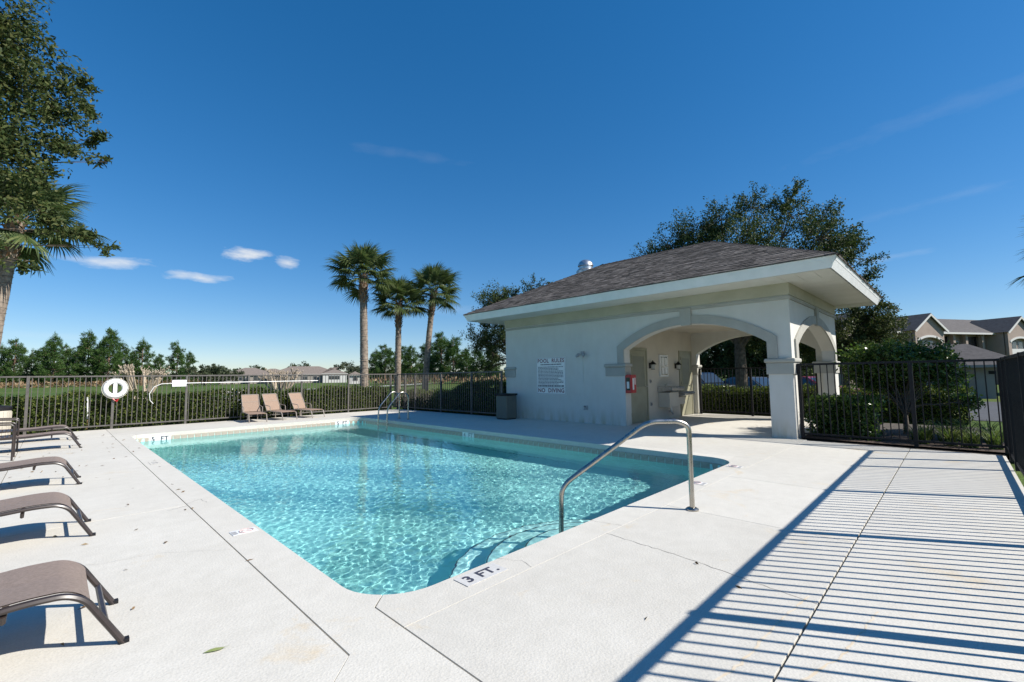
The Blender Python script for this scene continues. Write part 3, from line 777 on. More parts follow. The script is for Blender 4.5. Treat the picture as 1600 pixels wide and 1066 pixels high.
def cap_run(a, b):
    a, b = Vector(a), Vector(b); L = (b - a).length; d = (b - a) / L; n = int(L / 0.14)
    side = d.cross(Vector((0, 0, 1))).normalized()
    for i in range(n):
        p = a + d * (i * L / n); q = p + d * 0.2
        h = 0.026 if i % 2 else 0.022
        A = [p - side * .13 + Vector((0, 0, -.042)), p + Vector((0, 0, h)), p + side * .13 + Vector((0, 0, -.042))]
        B = [q - side * .13 + Vector((0, 0, -.055)), q + Vector((0, 0, h - .015)), q + side * .13 + Vector((0, 0, -.055))]
        cap.ring_strip(A, B)
for a in (c0, c1): cap_run(a, r0)
for a in (c2_, c3): cap_run(a, r1)
cap_run(r0, r1)
o = cap.build('ridge_caps', 'ridge', roof); o['kind'] = 'stuff'
# raked fascia boards and drip edge
def fascia(ax, s):
    if ax == 'x':
        xo = EX0 if s < 0 else EX1
        T = lambda e, z, t: [(xo - s*e, EY0 + e + t, z), (xo - s*e, EY1 - e - t, z)]
    else:
        yo = EY0 if s < 0 else EY1
        T = lambda e, z, t: [(EX0 + e + t, yo - s*e, z), (EX1 - e - t, yo - s*e, z)]
    mm = MB()
    a, b, c, d = T(0, EZ - .012, 0), T(0.095, 3.205, 0), T(0.125, 3.205, 0), T(0.03, EZ - .012, 0)
    mm.poly([a[0], a[1], b[1], b[0]]); mm.poly([b[0], b[1], c[1], c[0]]); mm.poly([c[0], c[1], d[1], d[0]]); mm.poly([d[0], d[1], a[1], a[0]])
    mm.poly([a[0], b[0], c[0], d[0]]); mm.poly([a[1], d[1], c[1], b[1]])
    o = mm.build('fascia', 'fascia', house)
    e = MB(); p, q, r_, t_ = T(-.012, EZ + .006, 0), T(-.012, EZ - .02, 0), T(0.002, EZ - .02, 0), T(.002, EZ + .006, 0)
    e.poly([p[0], p[1], q[1], q[0]]); e.poly([q[0], q[1], r_[1], r_[0]]); e.poly([p[0], p[1], t_[1], t_[0]])
    e.build('drip_edge', 'apt_roof', o)
    g_ = MB(); p, q = T(0.032, 3.352, 0), T(0.036, 3.343, 0); u_, v_ = T(.0265, 3.352, 0), T(.030, 3.343, 0)
    g_.poly([p[0], p[1], u_[1], u_[0]]); g_.poly([u_[0], u_[1], v_[1], v_[0]]); g_.poly([v_[0], v_[1], q[1], q[0]])
    g_.build('fascia_lip', 'fascia', o)
for ax, s in (('x', -1), ('x', 1), ('y', -1), ('y', 1)): fascia(ax, s)
# soffit panels
pm = MB(); pm.box(-0.1475, 0.1475, -0.44, 0.44, 0, 0.012)
sof_me = pm.mesh('soffit_panel', 'soffit', bevel=0.003)
def soffit_run(ax, fixed, a0, a1):
    n = int(round((a1 - a0) / 0.3))
    for i in range(n):
        a = a0 + (i + .5) * (a1 - a0) / n
        loc = Vector((fixed, a, 3.205)) if ax == 'y' else Vector((a, fixed, 3.205))
        inst('soffit_panel', sof_me, house, loc - Vector(house.location), (0, 0, PI/2 if ax == 'y' else 0), ((a1 - a0) / n / 0.3, 1, 1))
soffit_run('y', HX0 - 0.462, HY0 - .9, HY1 + .9); soffit_run('y', EX1 - 0.54, HY0 - .9, HY1 + .9)
soffit_run('x', HY0 - 0.462, HX0 - .02, HX1 + .02); soffit_run('x', HY1 + 0.462, HX0 - .02, HX1 + .02)
# turbine vent on the roof
vent = MB()
vx, vy = 13.35, 9.35
vz = EZ + SL * (EY1 - vy)
vent.lathe([(0.2, -0.15), (0.2, 0.30)], 16, (vx, vy, vz))
v0 = vent.build('vent_pipe', 'galv', roof, smooth=True)
t = MB(); t.lathe([(0.26, 0.36), (0.34, 0.40), (0.345, 0.50), (0.29, 0.56), (0.25, 0.57), (0.25, 0.66), (0.28, 0.69), (0.27, 0.76), (0.22, 0.84), (0.14, 0.90), (0.02, 0.92)], 20, (vx, vy, vz))
t.build('vent_hood', 'galv', roof, smooth=True)
t = MB()
for i in range(16):
    a = 2*PI*i/16
    t.tube([(vx + .22*math.cos(a), vy + .22*math.sin(a), vz + .28), (vx + .27*math.cos(a+.1), vy + .27*math.sin(a+.1), vz + .33), (vx + .26*math.cos(a+.2), vy + .26*math.sin(a+.2), vz + .40)], .008, 4)
t.build('vent_fins', 'galv', roof)['kind'] = 'stuff'
# restroom doors in the partition
def restroom_door(x0, x1, lab):
    y = 6.40
    m = MB()
    m.box(x0, x0 + .06, y - .03, y + .01, 0, 2.10); m.box(x1 - .06, x1, y - .03, y + .01, 0, 2.10); m.box(x0 + .06, x1 - .06, y - .03, y + .01, 2.03, 2.10)
    fr = m.build('door_frame', 'door', house)
    m = MB(); m.box(x0 + .064, x1 - .064, y - .018, y + .012, 0.012, 2.026)
    d = m.build('door', 'door', house, bevel=0.003); d['label'] = lab
    m = MB(); m.box(x0 + .20, x1 - .20, y - .0235, y - .0185, 1.0, 1.86)
    m.build('door_panel', 'door_panel', d)
    m = MB()
    for a, b2 in (((x0 + .18, x1 - .18, 1.86, 1.885)), ((x0 + .18, x1 - .18, .975, 1.0))) and []: pass
    m.box(x0 + .17, x0 + .20, y - .028, y - .0185, .97, 1.89); m.box(x1 - .20, x1 - .17, y - .028, y - .0185, .97, 1.89)
    m.box(x0 + .20, x1 - .20, y - .028, y - .0185, 1.86, 1.89); m.box(x0 + .20, x1 - .20, y - .028, y - .0185, .97, 1.0)
    m.build('panel_moulding', 'door', d)
    m = MB(); m.tube([(x1 - .13, y - .02, 1.0), (x1 - .13, y - .075, 1.0), (x1 - .24, y - .08, 1.0)], .011, 8)
    m.lathe([(.028, 0), (.028, .008)], 12, (0, 0, 0)); m.xform(Matrix.Translation((x1 - .13, y - .018, 1.0)) @ Matrix.Rotation(PI/2, 4, 'X'), len(m.v) - 24)
    m.build('door_handle', 'steel', d, smooth=True)
    for z in (0.25, 1.05, 1.85):
        h = MB(); h.tube([(x0 + .065, y - .03, z - .05), (x0 + .065, y - .03, z + .05)], .009, 6); h.build('hinge', 'black', d)
restroom_door(11.00, 12.05, 'olive restroom door nearest the pool')
restroom_door(14.18, 15.12, 'olive restroom door at the back of the pavilion')
# small fittings on the walls, each its own thing
def sconce(x, lab):
    y = 6.40; z = 1.60
    t = thing('wall_lantern', lab, 'lamp', (x, y - 0.002, z), 0, 'black lanterns in the pavilion')
    m = MB(); m.box(-.05, .05, -.018, 0, -.08, .08); m.local('back_plate', 'black', t, bevel=.004)
    m = MB(); m.tube([(0, -.015, .05), (0, -.06, .085), (0, -.10, .075)], .01, 6); m.local('bracket', 'black', t)
    m = MB(); m.lathe([(.055, -.10), (.068, .03), (.066, .035)], 8, (0, -.10, 0)); m.local('lamp_glass', 'lamp_glass', t)
    m = MB(); m.lathe([(.105, .03), (.09, .055), (.05, .10), (.015, .125), (.012, .15)], 8, (0, -.10, 0)); m.local('lamp_roof', 'black', t)
    m = MB(); m.lathe([(.06, -.115), (.06, -.10)], 8, (0, -.10, 0)); m.local('lamp_base', 'black', t)
sconce(12.24, 'black wall lantern next to the restroom door nearest the pool')
sconce(13.92, 'black wall lantern between the notice box and the back restroom door')
nb = thing('notice_box', 'white framed glass notice box on the pavilion wall', 'notice board', (13.06, 6.398, 1.60))
m = MB(); m.box(-.26, .26, -.05, 0, -.33, .33); m.local('case', 'white_paint', nb, bevel=.006)
m = MB(); m.box(-.21, .21, -.054, -.051, -.28, .28); m.local('pane', 'glass', nb)
for x0, x1, z0, z1 in ((-.19, .0, -.02, .25), (.03, .19, .02, .24), (-.17, -.02, -.26, -.06), (.02, .18, -.25, -.03)):
    m = MB(); m.box(x0, x1, -.0575, -.0555, z0, z1); m.local('notice_sheet', 'paper', nb)
df = thing('drinking_fountain', 'two level steel drinking fountain on the pavilion wall', 'fountain', (13.35, 6.398, 0.0))
def basin_at(x0, x1, z1, nm):
    m = MB(); m.prism([(0, z1), (-.46, z1), (-.49, z1 - .03), (-.47, z1 - .10), (-.05, z1 - .16), (0, z1 - .16)], 'x', x0, x1)
    b_ = m.local(nm, 'galv', df, bevel=.008)
    m = MB(); m.tube([(x0 + .14, -.18, z1), (x0 + .14, -.18, z1 + .06), (x0 + .19, -.22, z1 + .08)], .012, 6); m.local('bubbler', 'steel', b_)
    m = MB(); m.box(x0 + .06, x1 - .06, -.40, -.12, z1 - .001, z1 + .003); m.local('drain_tray', 'steel', b_)
basin_at(-.70, .12, .97, 'high_basin'); basin_at(.14, .82, .80, 'low_basin')
m = MB(); m.box(-.66, -.05, -.36, 0, .36, .80); m.local('cabinet', 'stucco_in', df, bevel=.01)
m = MB(); m.box(.2, .74, -.2, 0, .40, .63); m.local('cabinet', 'stucco_in', df, bevel=.01)
m = MB(); m.tube([(-.1, -.12, .37), (-.1, -.14, .2), (-.02, -.14, .13), (.05, -.10, .2), (.05, -.0, .22)], .028, 8); m.local('drain_trap', 'galv', df, smooth=True)
for z, lab in ((1.14, 'small grey switch plate beside the restroom door'), (.48, 'small grey outlet box low beside the restroom door')):
    m = MB(); m.box(12.20, 12.28, 6.375, 6.399, z - .055, z + .055)
    o = m.build('outlet_box', 'grey_ink', None, bevel=.006, origin=(12.24, 6.398, z)); tag(o, lab, 'outlet')
    m = MB(); m.box(12.222, 12.258, 6.37, 6.376, z - .03, z + .03); m.build('outlet_cover', 'black', o)
ex = thing('extinguisher_cabinet', 'red fire extinguisher cabinet on the arch pier', 'cabinet', (10.72, 6.25, 1.10))
m = MB(); m.box(-.135, .135, -.17, -.001, -.24, .24); m.local('case', 'red', ex, bevel=.008)
m = MB(); m.box(-.143, -.136, -.14, -.03, -.17, .17); m.local('side_window', 'glass', ex)
m = MB(); m.box(-.10, .10, -.178, -.171, -.19, .19); m.local('door_frame', 'red', ex)
m = MB(); m.box(-.075, .0, -.182, -.179, -.15, .15); m.local('label_sheet', 'paper', ex)
m = MB(); m.box(.03, .075, -.182, -.179, -.02, .16); m.local('label_sheet', 'paper', ex)
m = MB(); m.box(-.1455, -.1435, -.12, -.05, -.12, .06); m.local('label_sheet', 'paper', ex)
# rules sign
sg = thing('pool_rules_sign', 'white pool rules sign with red lettering on the shaded wall', 'sign', (10.578, 8.785, 1.34))
m = MB(); m.box(-.008, 0, -.575, .575, -.56, .56); m.local('panel', 'white_paint', sg)
m = MB()
for y0, y1, z0, z1 in ((-.56, .56, .54, .548), (-.56, .56, -.548, -.54), (-.56, -.552, -.54, .54), (.552, .56, -.54, .54)): m.box(-.0095, -.0085, y0, y1, z0, z1)
m.local('border', 'ink', sg)
def sign_text(txt, size, z, mat, sp=1.0, bold=0.0):
    o = bpy.data.objects.new('lettering', text_mesh(txt, size, mat, .0006, sp, bold)); COL.objects.link(o)
    o['kind'] = 'stuff'; o.parent = sg; o.location = (-.0092, 0, z); o.rotation_euler = (PI/2, 0, -PI/2)
sign_text('POOL  RULES', 0.165, .455, 'sign_red', 1.08, .004)
sign_text('NO  DIVING', 0.175, -.445, 'sign_red', 1.08, .004)
rr = random.Random(3)
m = MB()
def bar_line(z, y0, y1, h):
    y = y0
    while y < y1:
        w = rr.uniform(.025, .09); m.box(-.0092, -.0085, -min(y + w, y1), -y, z - h/2, z + h/2); y += w + .014
bar_line(.345, -.40, .42, .030); bar_line(-.305, -.51, .51, .042)
z = .27
while z > -.25:
    bar_line(z, -.50, rr.choice((.48, .40, .30, .48)), .020); z -= .043
m.box(-.0092, -.0085, -.56, .56, -.352, -.347)
m.local('small_print', 'ink', sg)['kind'] = 'stuff'
# twin floodlight, hose tap, and its conduit
fl = thing('floodlight', 'small twin head floodlight on the shaded wall', 'lamp', (10.578, 7.58, 1.98))
m = MB(); m.box(-.04, 0, -.05, .05, -.05, .05); m.local('junction_box', 'grey_ink', fl, bevel=.005)
for s in (-1, 1):
    m = MB(); m.tube([(-.03, 0, -.01), (-.07, s*.04, -.03)], .012, 6); m.lathe([(.03, -.09), (.05, -.02), (.045, .03), (.02, .05)], 12)
    m.xform(Matrix.Translation((-.11, s*.085, -.05)) @ Matrix.Rotation(s*0.7, 4, 'X') @ Matrix.Rotation(0.6, 4, 'Y'), 12)
    m.local('lamp_head', 'grey_ink', fl, smooth=True)
m = MB(); m.tube([(-.008, 0, -.05), (-.008, 0, -.85)], .005, 5); m.local('conduit', 'stucco', fl)
tp = thing('hose_tap', 'small hose tap low on the shaded wall', 'tap', (10.578, 7.52, 0.43))
m = MB(); m.box(-.015, 0, -.06, .06, -.06, .06); m.local('plate', 'grey_ink', tp)
m = MB(); m.tube([(0, 0, 0), (-.08, 0, 0), (-.12, 0, -.05)], .014, 8); m.local('spout', 'galv', tp)
m = MB(); m.lathe([(.03, 0), (.03, .012)], 10, (-.07, 0, .03)); m.local('tap_handle', 'black', tp)
# ================================================================== FENCES
FH = 1.52
bal_m = {}
def fence(label, p0, p1, posts, mat='bronze', first_post=True, last_post=True, h=FH):
    """straight run of picket fence; posts are distances along the run"""
    p0, p1 = Vector((*p0, 0)), Vector((*p1, 0)); d = (p1 - p0); L = d.length; d.normalize()
    ang = math.atan2(d.y, d.x)
    t = thing('metal_fence', label, 'fence', p0, ang, 'picket fences round the pool deck')
    if mat not in bal_m:
        m = MB(); m.box(-.008, .008, -.008, .008, 0.075, 1.482); bal_m[mat] = m.mesh('baluster', mat)
        m = MB(); m.box(-.03, .03, -.03, .03, 0, 1.5255); bal_m[mat + 'p'] = m.mesh('post', mat, bevel=.003)
    for s in posts: inst('post', bal_m[mat + 'p'], t, (s, 0, 0))
    ends = sorted(posts)
    m = MB(); m.box(0, L, -.021, .021, 1.482, 1.522); m.local('top_rail', mat, t, bevel=.004)
    m = MB(); m.box(0, L, -.018, .018, .085, .122); m.local('bottom_rail', mat, t, bevel=.003)
    n = int(L / .114)
    for i in range(n + 1):
        s = (i + .5) * L / (n + 1)
        if min(abs(s - q) for q in posts) < .045: continue
        inst('baluster', bal_m[mat], t, (s, 0, 0))
    return t
far_f = fence('bronze picket fence behind the loungers with the life ring on it', (-3.9, 17.33), (10.45, 17.33), [-.0 + .03, 1.6, 3.4, 5.09, 6.82, 8.57, 10.33, 12.14, 14.03])
side_f = fence('dark picket fence between the far corner and the pool house', (10.45, 17.33), (10.45, 10.76), [0.03, .62, 1.40, 3.15, 4.97, 6.52])
right_f = fence('shade-blackened picket fence from the arch column to the right corner', (10.75, 2.34), (10.75, -0.50), [0.03, 1.75, 2.84], 'black')  # bronze fence again; shade put into a black colour, likewise below
end_f = fence('shade-blackened picket fence along the right edge casting striped shadow', (10.75, -0.50), (-3.0, -0.50), [.0 + .9, 1.73, 3.56, 5.39, 7.22, 9.05, 10.88, 12.71], 'black')
back_f = fence('shade-blackened picket fence across the back arch of the pavilion', (15.36, 6.24), (15.36, 2.84), [0.03, 1.62, 3.37], 'black')

# ================================================================== HANDRAIL AND LADDER
def bez(pts, r=0.09, n=7):
    """polyline with rounded corners"""
    P = [Vector(p) for p in pts]; out = [P[0]]
    for i in range(1, len(P) - 1):
        a, b, c = P[i-1], P[i], P[i+1]
        u, v = (a - b), (c - b); k = min(r, u.length*.48, v.length*.48)
        s, e = b + u.normalized()*k, b + v.normalized()*k
        for j in range(n + 1):
            t = j/n; out.append((1-t)**2*s + 2*t*(1-t)*b + t*t*e)
    out.append(P[-1]); return out
hb, he = Vector((4.49, 1.95, 0)), Vector((3.53, 2.86, 0)); hd = (he - hb).normalized()
hr = thing('pool_handrail', 'polished steel handrail arching from the deck into the pool steps', 'handrail', hb)
def hp(s, z): return hd * s + Vector((0, 0, z))
m = MB(); m.tube(bez([hp(0, -0.05), hp(0, 0.82), hp(0.10, 0.872), hp(0.42, 0.872), hp(1.30, 0.255), hp(1.31, -0.36)], .12, 8), .0245, 14); m.local('rail', 'steel', hr, smooth=True)
m = MB(); m.lathe([(.062, .002), (.062, .012), (.05, .022), (.03, .03)], 24); m.local('escutcheon', 'steel', hr, smooth=True)
ld = thing('pool_ladder', 'steel pool ladder with two hooped rails at the far side', 'ladder', (7.5, 12.95, 0))
for y in (-.27, .27):
    m = MB(); m.tube(bez([(.55, y, -.05), (.55, y, .80), (.30, y, .92), (-.20, y, .40), (-.22, y, -1.05)], .16, 7), .021, 10); m.local('rail', 'steel', ld, smooth=True)
    m = MB(); m.lathe([(.055, .002), (.055, .012), (.03, .025)], 16, (.55, y, 0)); m.local('escutcheon', 'steel', ld, smooth=True)
m = MB(); m.tube([(.55, -.27, .26), (.55, .27, .26)], .012, 6); m.local('cross_bar', 'steel', ld)
for z in (-.22, -.50, -.78):
    m = MB(); m.box(-.27, -.18, -.25, .25, z - .02, z + .008); m.local('tread', 'white_plastic', ld, bevel=.005)

# ================================================================== LOUNGERS
def lounger_curve(n=8):
    pts = [(-1.55, .0), (-1.42, .22), (-1.30, .31), (-.9, .285), (-.45, .285), (-.05, .315), (.085, .308), (.155, .265), (.31, .0)]
    out = bez([(p[0], 0, p[1]) for p in pts], .07, 5)
    return [(p.x, p.z) for p in out]
def make_lounger():
    t = thing('sun_lounger', None, 'lounger')
    C = lounger_curve()
    for y in (.02, .60):
        m = MB(); m.tube([(x, y, z) for x, z in C], .021, 8, flat=.75); m.local('side_frame', 'frame_brown', t, smooth=True)
    up = [(x, z) for x, z in C if z > .15]
    m = MB()
    A = [(x, .03, z + .021) for x, z in up]; B = [(x, .59, z + .021) for x, z in up]
    mid = [(x, .31, z + .013) for x, z in up]
    m.ring_strip(A, mid); m.ring_strip(mid, B)
    m.ring_strip([(p[0], p[1], p[2] - .006) for p in A], [(p[0], p[1], p[2] - .006) for p in mid]); m.ring_strip([(p[0], p[1], p[2] - .006) for p in mid], [(p[0], p[1], p[2] - .006) for p in B])
    m.local('sling', 'sling', t, smooth=True)
    for x, z in ((-.12, .255), (-1.0, .25)):
        m = MB(); m.tube([(x, .02, z + .03), (x, .03, z), (x, .59, z), (x, .60, z + .03)], .013, 6); m.local('cross_bar', 'frame_brown', t)
    for x, z in ((.235, .13), (-1.47, .12)):
        m = MB(); m.tube([(x, .02, z), (x, .60, z)], .014, 6); m.local('end_bar', 'frame_brown', t)
    for y in (.02, .60):
        for x in (.312, -1.552):
            m = MB(); m.box(x - .02, x + .02, y - .018, y + .018, 0.0, .02); m.local('foot_cap', 'black', t)
    return t
lg = make_lounger()
spots = [(0.0, 3.14, 0.0, 'brown sling lounger nearest the camera'), (-.02, 5.47, .01, 'brown sling lounger, second from the camera on the left'),
         (-.02, 8.33, -.01, 'brown sling lounger, third from the camera on the left'), (.12, 12.88, .0, 'brown sling lounger, fourth from the camera, behind the patio chairs'),
         (.12, 14.82, .02, 'brown sling lounger farthest from the camera on the left')]
for i, (x, y, a, lab) in enumerate(spots):
    o = lg if i == 0 else copy_tree(lg)
    o.location = (x, y, 0); o.rotation_euler = (0, 0, a); tag(o, lab, 'lounger', 'brown sling loungers on the left')
def make_back_lounger():
    """chaise with its back raised, tan sling; faces local -y"""
    t = thing('chaise_lounge', None, 'lounger')
    for x in (-.29, .29):
        m = MB(); m.tube(bez([(x, -1.15, .0), (x, -1.05, .30), (x, -.2, .33), (x, .32, .30), (x, .34, .0)], .07, 5), .018, 8); m.local('side_frame', 'frame_tan', t, smooth=True)
        m = MB(); m.tube(bez([(x, -.05, .33), (x, .34, .98)], .05, 3), .016, 8); m.local('back_frame', 'frame_tan', t, smooth=True)
        m = MB(); m.tube(bez([(x*1.06, -.32, .33), (x*1.08, -.30, .52), (x*1.08, .08, .56)], .06, 4), .014, 6); m.local('arm', 'frame_tan', t, smooth=True)
    m = MB(); m.ring_strip([(-.285, y, z) for y, z in ((-1.06, .30), (-.95, .325), (-.5, .322), (-.05, .335))], [(.285, y, z) for y, z in ((-1.06, .30), (-.95, .325), (-.5, .322), (-.05, .335))]); m.local('seat_sling', 'tan_sling', t, smooth=True)
    m = MB(); m.ring_strip([(-.285, y, z) for y, z in ((-.045, .35), (.14, .64), (.335, .97))], [(.285, y, z) for y, z in ((-.045, .35), (.14, .64), (.335, .97))]); m.local('back_sling', 'tan_sling', t, smooth=True)
    m = MB(); m.tube([(-.29, .34, .98), (.29, .34, .98)], .016, 6); m.local('top_bar', 'frame_tan', t)
    m = MB(); m.tube([(-.29, .20, .32), (-.29, .18, .70)], .01, 5); m.tube([(.29, .20, .32), (.29, .18, .70)], .01, 5); m.tube([(-.29, .18, .70), (.29, .18, .70)], .01, 5); m.local('back_prop', 'frame_tan', t)
    return t
bl = make_back_lounger()
for i, (x, y, a, lab) in enumerate([(4.62, 16.75, rad(-4), 'tan chaise with raised back, leftmost by the far fence'), (5.33, 16.85, rad(13), 'tan chaise with raised back, middle of three by the far fence'), (6.22, 16.9, rad(18), 'tan chaise with raised back, rightmost by the far fence')]):
    o = bl if i == 0 else copy_tree(bl)
    o.location = (x, y, 0); o.rotation_euler = (0, 0, a); o.scale = (.86, .86, .86); tag(o, lab, 'lounger', 'tan chaises by the far fence')
def make_chair():
    """dark metal patio chair facing local +x"""
    t = thing('patio_chair', None, 'chair')
    for y in (0, .56):
        m = MB(); m.tube(bez([(0, y, 0), (0, y, .62), (-.46, y, .64), (-.56, y, .60)], .05, 4), .014, 8); m.local('front_leg', 'frame_brown', t, smooth=True)
        m = MB(); m.tube(bez([(-.50, y, 0), (-.46, y, .40), (-.62, y, .92)], .08, 4), .014, 8); m.local('back_leg', 'frame_brown', t, smooth=True)
        m = MB(); m.tube([(0, y, .40), (-.47, y, .38)], .013, 6); m.local('seat_rail', 'frame_brown', t)
    m = MB()
    for i in range(9): x = -.03 - i*.052; m.box(x - .018, x + .018, .0, .56, .395, .405)
    m.local('seat_slats', 'frame_brown', t)['kind'] = 'stuff'
    m = MB()
    for i in range(6): y = .06 + i*.088; m.tube([(-.475, y, .44), (-.61, y, .88)], .008, 5)
    m.local('back_bars', 'frame_brown', t)['kind'] = 'stuff'
    m = MB(); m.tube([(-.62, 0, .92), (-.62, .56, .92)], .014, 6); m.local('top_rail', 'frame_brown', t)
    return t
pc = make_chair()
for i, (x, y, a, lab) in enumerate([(-.47, 11.76, 0, 'dark metal patio chair nearer the camera at the left edge'), (-.47, 13.25, .03, 'dark metal patio chair farther back at the left edge')]):
    o = pc if i == 0 else copy_tree(pc)
    o.location = (x, y, 0); o.rotation_euler = (0, 0, a); tag(o, lab, 'chair', 'dark patio chairs at the left edge')

# ================================================================== BINS, LIFE RING, POLE
bn = thing('litter_bin', 'speckled square litter bin with black lid beside the pool house wall', 'bin', (10.08, 10.22, 0))
m = MB(); m.box(-.235, .235, -.235, .235, 0.03, .74); m.local('body', 'grey_bin', bn, bevel=.02)
m = MB(); m.box(-.255, .255, -.255, .255, .742, .80); m.local('lid', 'black', bn, bevel=.015)
m = MB(); m.box(-.21, .21, -.21, .21, 0, .028); m.local('plinth', 'black', bn)
bn = thing('waste_bin', 'beige ribbed bin with black rim at the left edge by the fence', 'bin', (-1.02, 16.85, 0))
m = MB(); m.lathe([(.25, 0), (.28, .04), (.29, .66), (.27, .68)], 20); m.local('body', 'beige_bin', bn, smooth=True)
m = MB(); m.lathe([(.30, .682), (.305, .75), (.27, .78), (.12, .80)], 20); m.local('lid', 'black', bn, smooth=True)
m = MB()
for i in range(20):
    a = 2*PI*i/20; m.tube([(.288*math.cos(a), .288*math.sin(a), .06), (.292*math.cos(a), .292*math.sin(a), .64)], .008, 4)
m.local('ribs', 'beige_bin', bn)['kind'] = 'stuff'
lr = thing('life_ring', 'white life ring hanging on the far fence', 'life ring', (1.22, 17.26, 1.15)); lr.scale = (.84, .84, .84)
m = MB(); m.tube([(.25*math.cos(a), 0, .25*math.sin(a)) for a in np.linspace(0, 2*PI, 37)[:-1]], .075, 12, closed=True); m.local('ring', 'white_plastic', lr, smooth=True)
for k in range(4):
    a = PI/4 + k*PI/2
    m = MB(); m.tube([((.25 + .08*math.cos(u))*math.cos(a) , .08*math.sin(u), (.25 + .08*math.cos(u))*math.sin(a)) for u in np.linspace(0, 2*PI, 15)[:-1]], .008, 5, closed=True); m.local('strap', 'white_paint', lr)
m = MB(); m.tube([(.345*math.cos(a), -.01, .345*math.sin(a)) for a in np.linspace(0, 2*PI, 33)[:-1]], .007, 5, closed=True); m.local('grab_rope', 'rope', lr)
m = MB(); m.box(-.05, .05, -.03, .03, -.20, .16); m.lathe([(.05, .16), (.03, .21)], 8); m.local('bracket', 'white_paint', lr)
m = MB(); m.tube([(-.05, 0, -.34), (.02, -.02, -.42), (.10, -.01, -.36), (.05, 0, -.45)], .02, 6); m.local('rope_coil', 'red', lr)
hk = thing('rescue_pole', 'long white rescue pole with curved hook along the far fence', 'pole', (2.4, 17.26, 1.27))
m = MB(); m.tube([(.10, 0, 0), (4.6, 0, .01)], .012, 8); m.local('pole', 'white_paint', hk)
m = MB(); m.tube([(.12, 0, 0), (-.12, 0, -.01), (-.30, 0, -.10), (-.40, 0, -.30), (-.38, 0, -.50), (-.30, 0, -.60)], [.009] * 6, 8); m.local('hook', 'white_paint', hk, smooth=True)
m = MB(); m.box(.14, .50, -.012, -.006, -.10, .10); s = m.local('paddle_sign', 'white_plastic', hk, bevel=.002)
m = MB()
for i, (x0, x1, z0) in enumerate(((.19, .30, .045), (.19, .38, .015), (.19, .27, -.02), (.33, .42, -.02), (.19, .25, -.05), (.30, .40, -.05))): m.box(x0, x1, -.0135, -.0125, z0, z0 + .016)
m.local('sign_print', 'grey_ink', s)
for x in (.9, 2.6, 4.3):
    m = MB(); m.tube([(x, .07, .03), (x, -.02, .02), (x, -.025, -.02), (x, .02, -.03)], .006, 5); m.local('pole_hook', 'bronze', hk)
wp = MB(); wp.tube([(.69, 17.55, .32), (.66, 17.56, .92)], .018, 8)
o = wp.build('white_stake', 'white_paint', None, smooth=True, origin=(.69, 17.55, 0)); tag(o, 'white plastic stake leaning in the hedge behind the far fence', 'stake')
t_ = MB(); t_.tube([(.69, 17.55, .0), (.69, 17.55, .32)], .012, 6); t_.build('stake_tip', 'boot', o)
# ================================================================== GROUND
def smooth(t): t = min(max(t, 0.0), 1.0); return t*t*(3 - 2*t)
def terr(x, y):
    z = -0.03
    if x > 17: z -= 0.32 * smooth((x - 17) / 9.0)
    if x > 24: z -= 0.55 * smooth((x - 24) / 20.0) * smooth((6.0 - y) / 6.0)
    return z
gx = sorted(set([-900, -400, -200, -120, -80, -50, -30, -20, -12, -8, -6.1, -2, 1.0, 1.3, 4.4, 7.6, 8.2, 10.5, 13, 15.52, 17] + list(range(18, 60, 2)) + [65, 75, 90, 120, 180, 300, 600, 1200]))
gy = sorted(set([-1200, -500, -200, -100, -60, -40, -30, -20, -12, -8, -4, -2, -0.4, 2.4, 2.6, 6, 8, 10, 12, 14, 14.9, 17.2, 20, 24, 30, 40, 60, 90, 140, 220, 400, 800, 1500]))
g = MB(); ix = {}
for i, x in enumerate(gx):
    for j, y in enumerate(gy):
        ix[i, j] = len(g.v)
        inside = -6.15 < x < 15.6 and -0.5 < y < 17.3
        g.v.append((x, y, -0.16 if inside else terr(x, y)))
for i in range(len(gx) - 1):
    for j in range(len(gy) - 1):
        if 0.9 < gx[i] and gx[i+1] < 8.3 and 2.3 < gy[j] and gy[j+1] < 15.0 + 2.3 and gx[i] >= 1.0 and gy[j] >= 2.4 and gy[j+1] <= 17.2: continue
        g.f.append((ix[i, j], ix[i+1, j], ix[i+1, j+1], ix[i, j+1]))
m_g, nt, out = new_mat('lawn')
b = N(nt, 'ShaderNodeBsdfPrincipled', Roughness=0.9); b.inputs['Specular IOR Level'].default_value = 0.15
pos = N(nt, 'ShaderNodeNewGeometry').outputs['Position']
n1 = N(nt, 'ShaderNodeTexNoise', Scale=0.07, Detail=6.0, Roughness=0.6); n2 = N(nt, 'ShaderNodeTexNoise', Scale=1.1, Detail=6.0, Roughness=0.7); n3 = N(nt, 'ShaderNodeTexNoise', Scale=28.0, Detail=3.0)
for n in (n1, n2, n3): nt.links.new(pos, n.inputs['Vector'])
ca = ramp(nt, n1.outputs['Fac'], ((0.3, (0.065, 0.115, 0.025)), (0.5, (0.085, 0.135, 0.03)), (0.72, (0.135, 0.15, 0.05))))
cb = ramp(nt, n2.outputs['Fac'], ((0.3, (0.7, 0.75, 0.65)), (0.7, (1.15, 1.1, 1.05))))
cc = ramp(nt, n3.outputs['Fac'], ((0.3, (0.6, 0.6, 0.6)), (0.6, (1.1, 1.1, 1.1))))
last = ca
for x in (cb, cc):
    mm = N(nt, 'ShaderNodeMixRGB', blend_type='MULTIPLY', Fac=1.0); nt.links.new(last, mm.inputs['Color1']); nt.links.new(x, mm.inputs['Color2']); last = mm.outputs['Color']
nt.links.new(last, b.inputs['Base Color'])
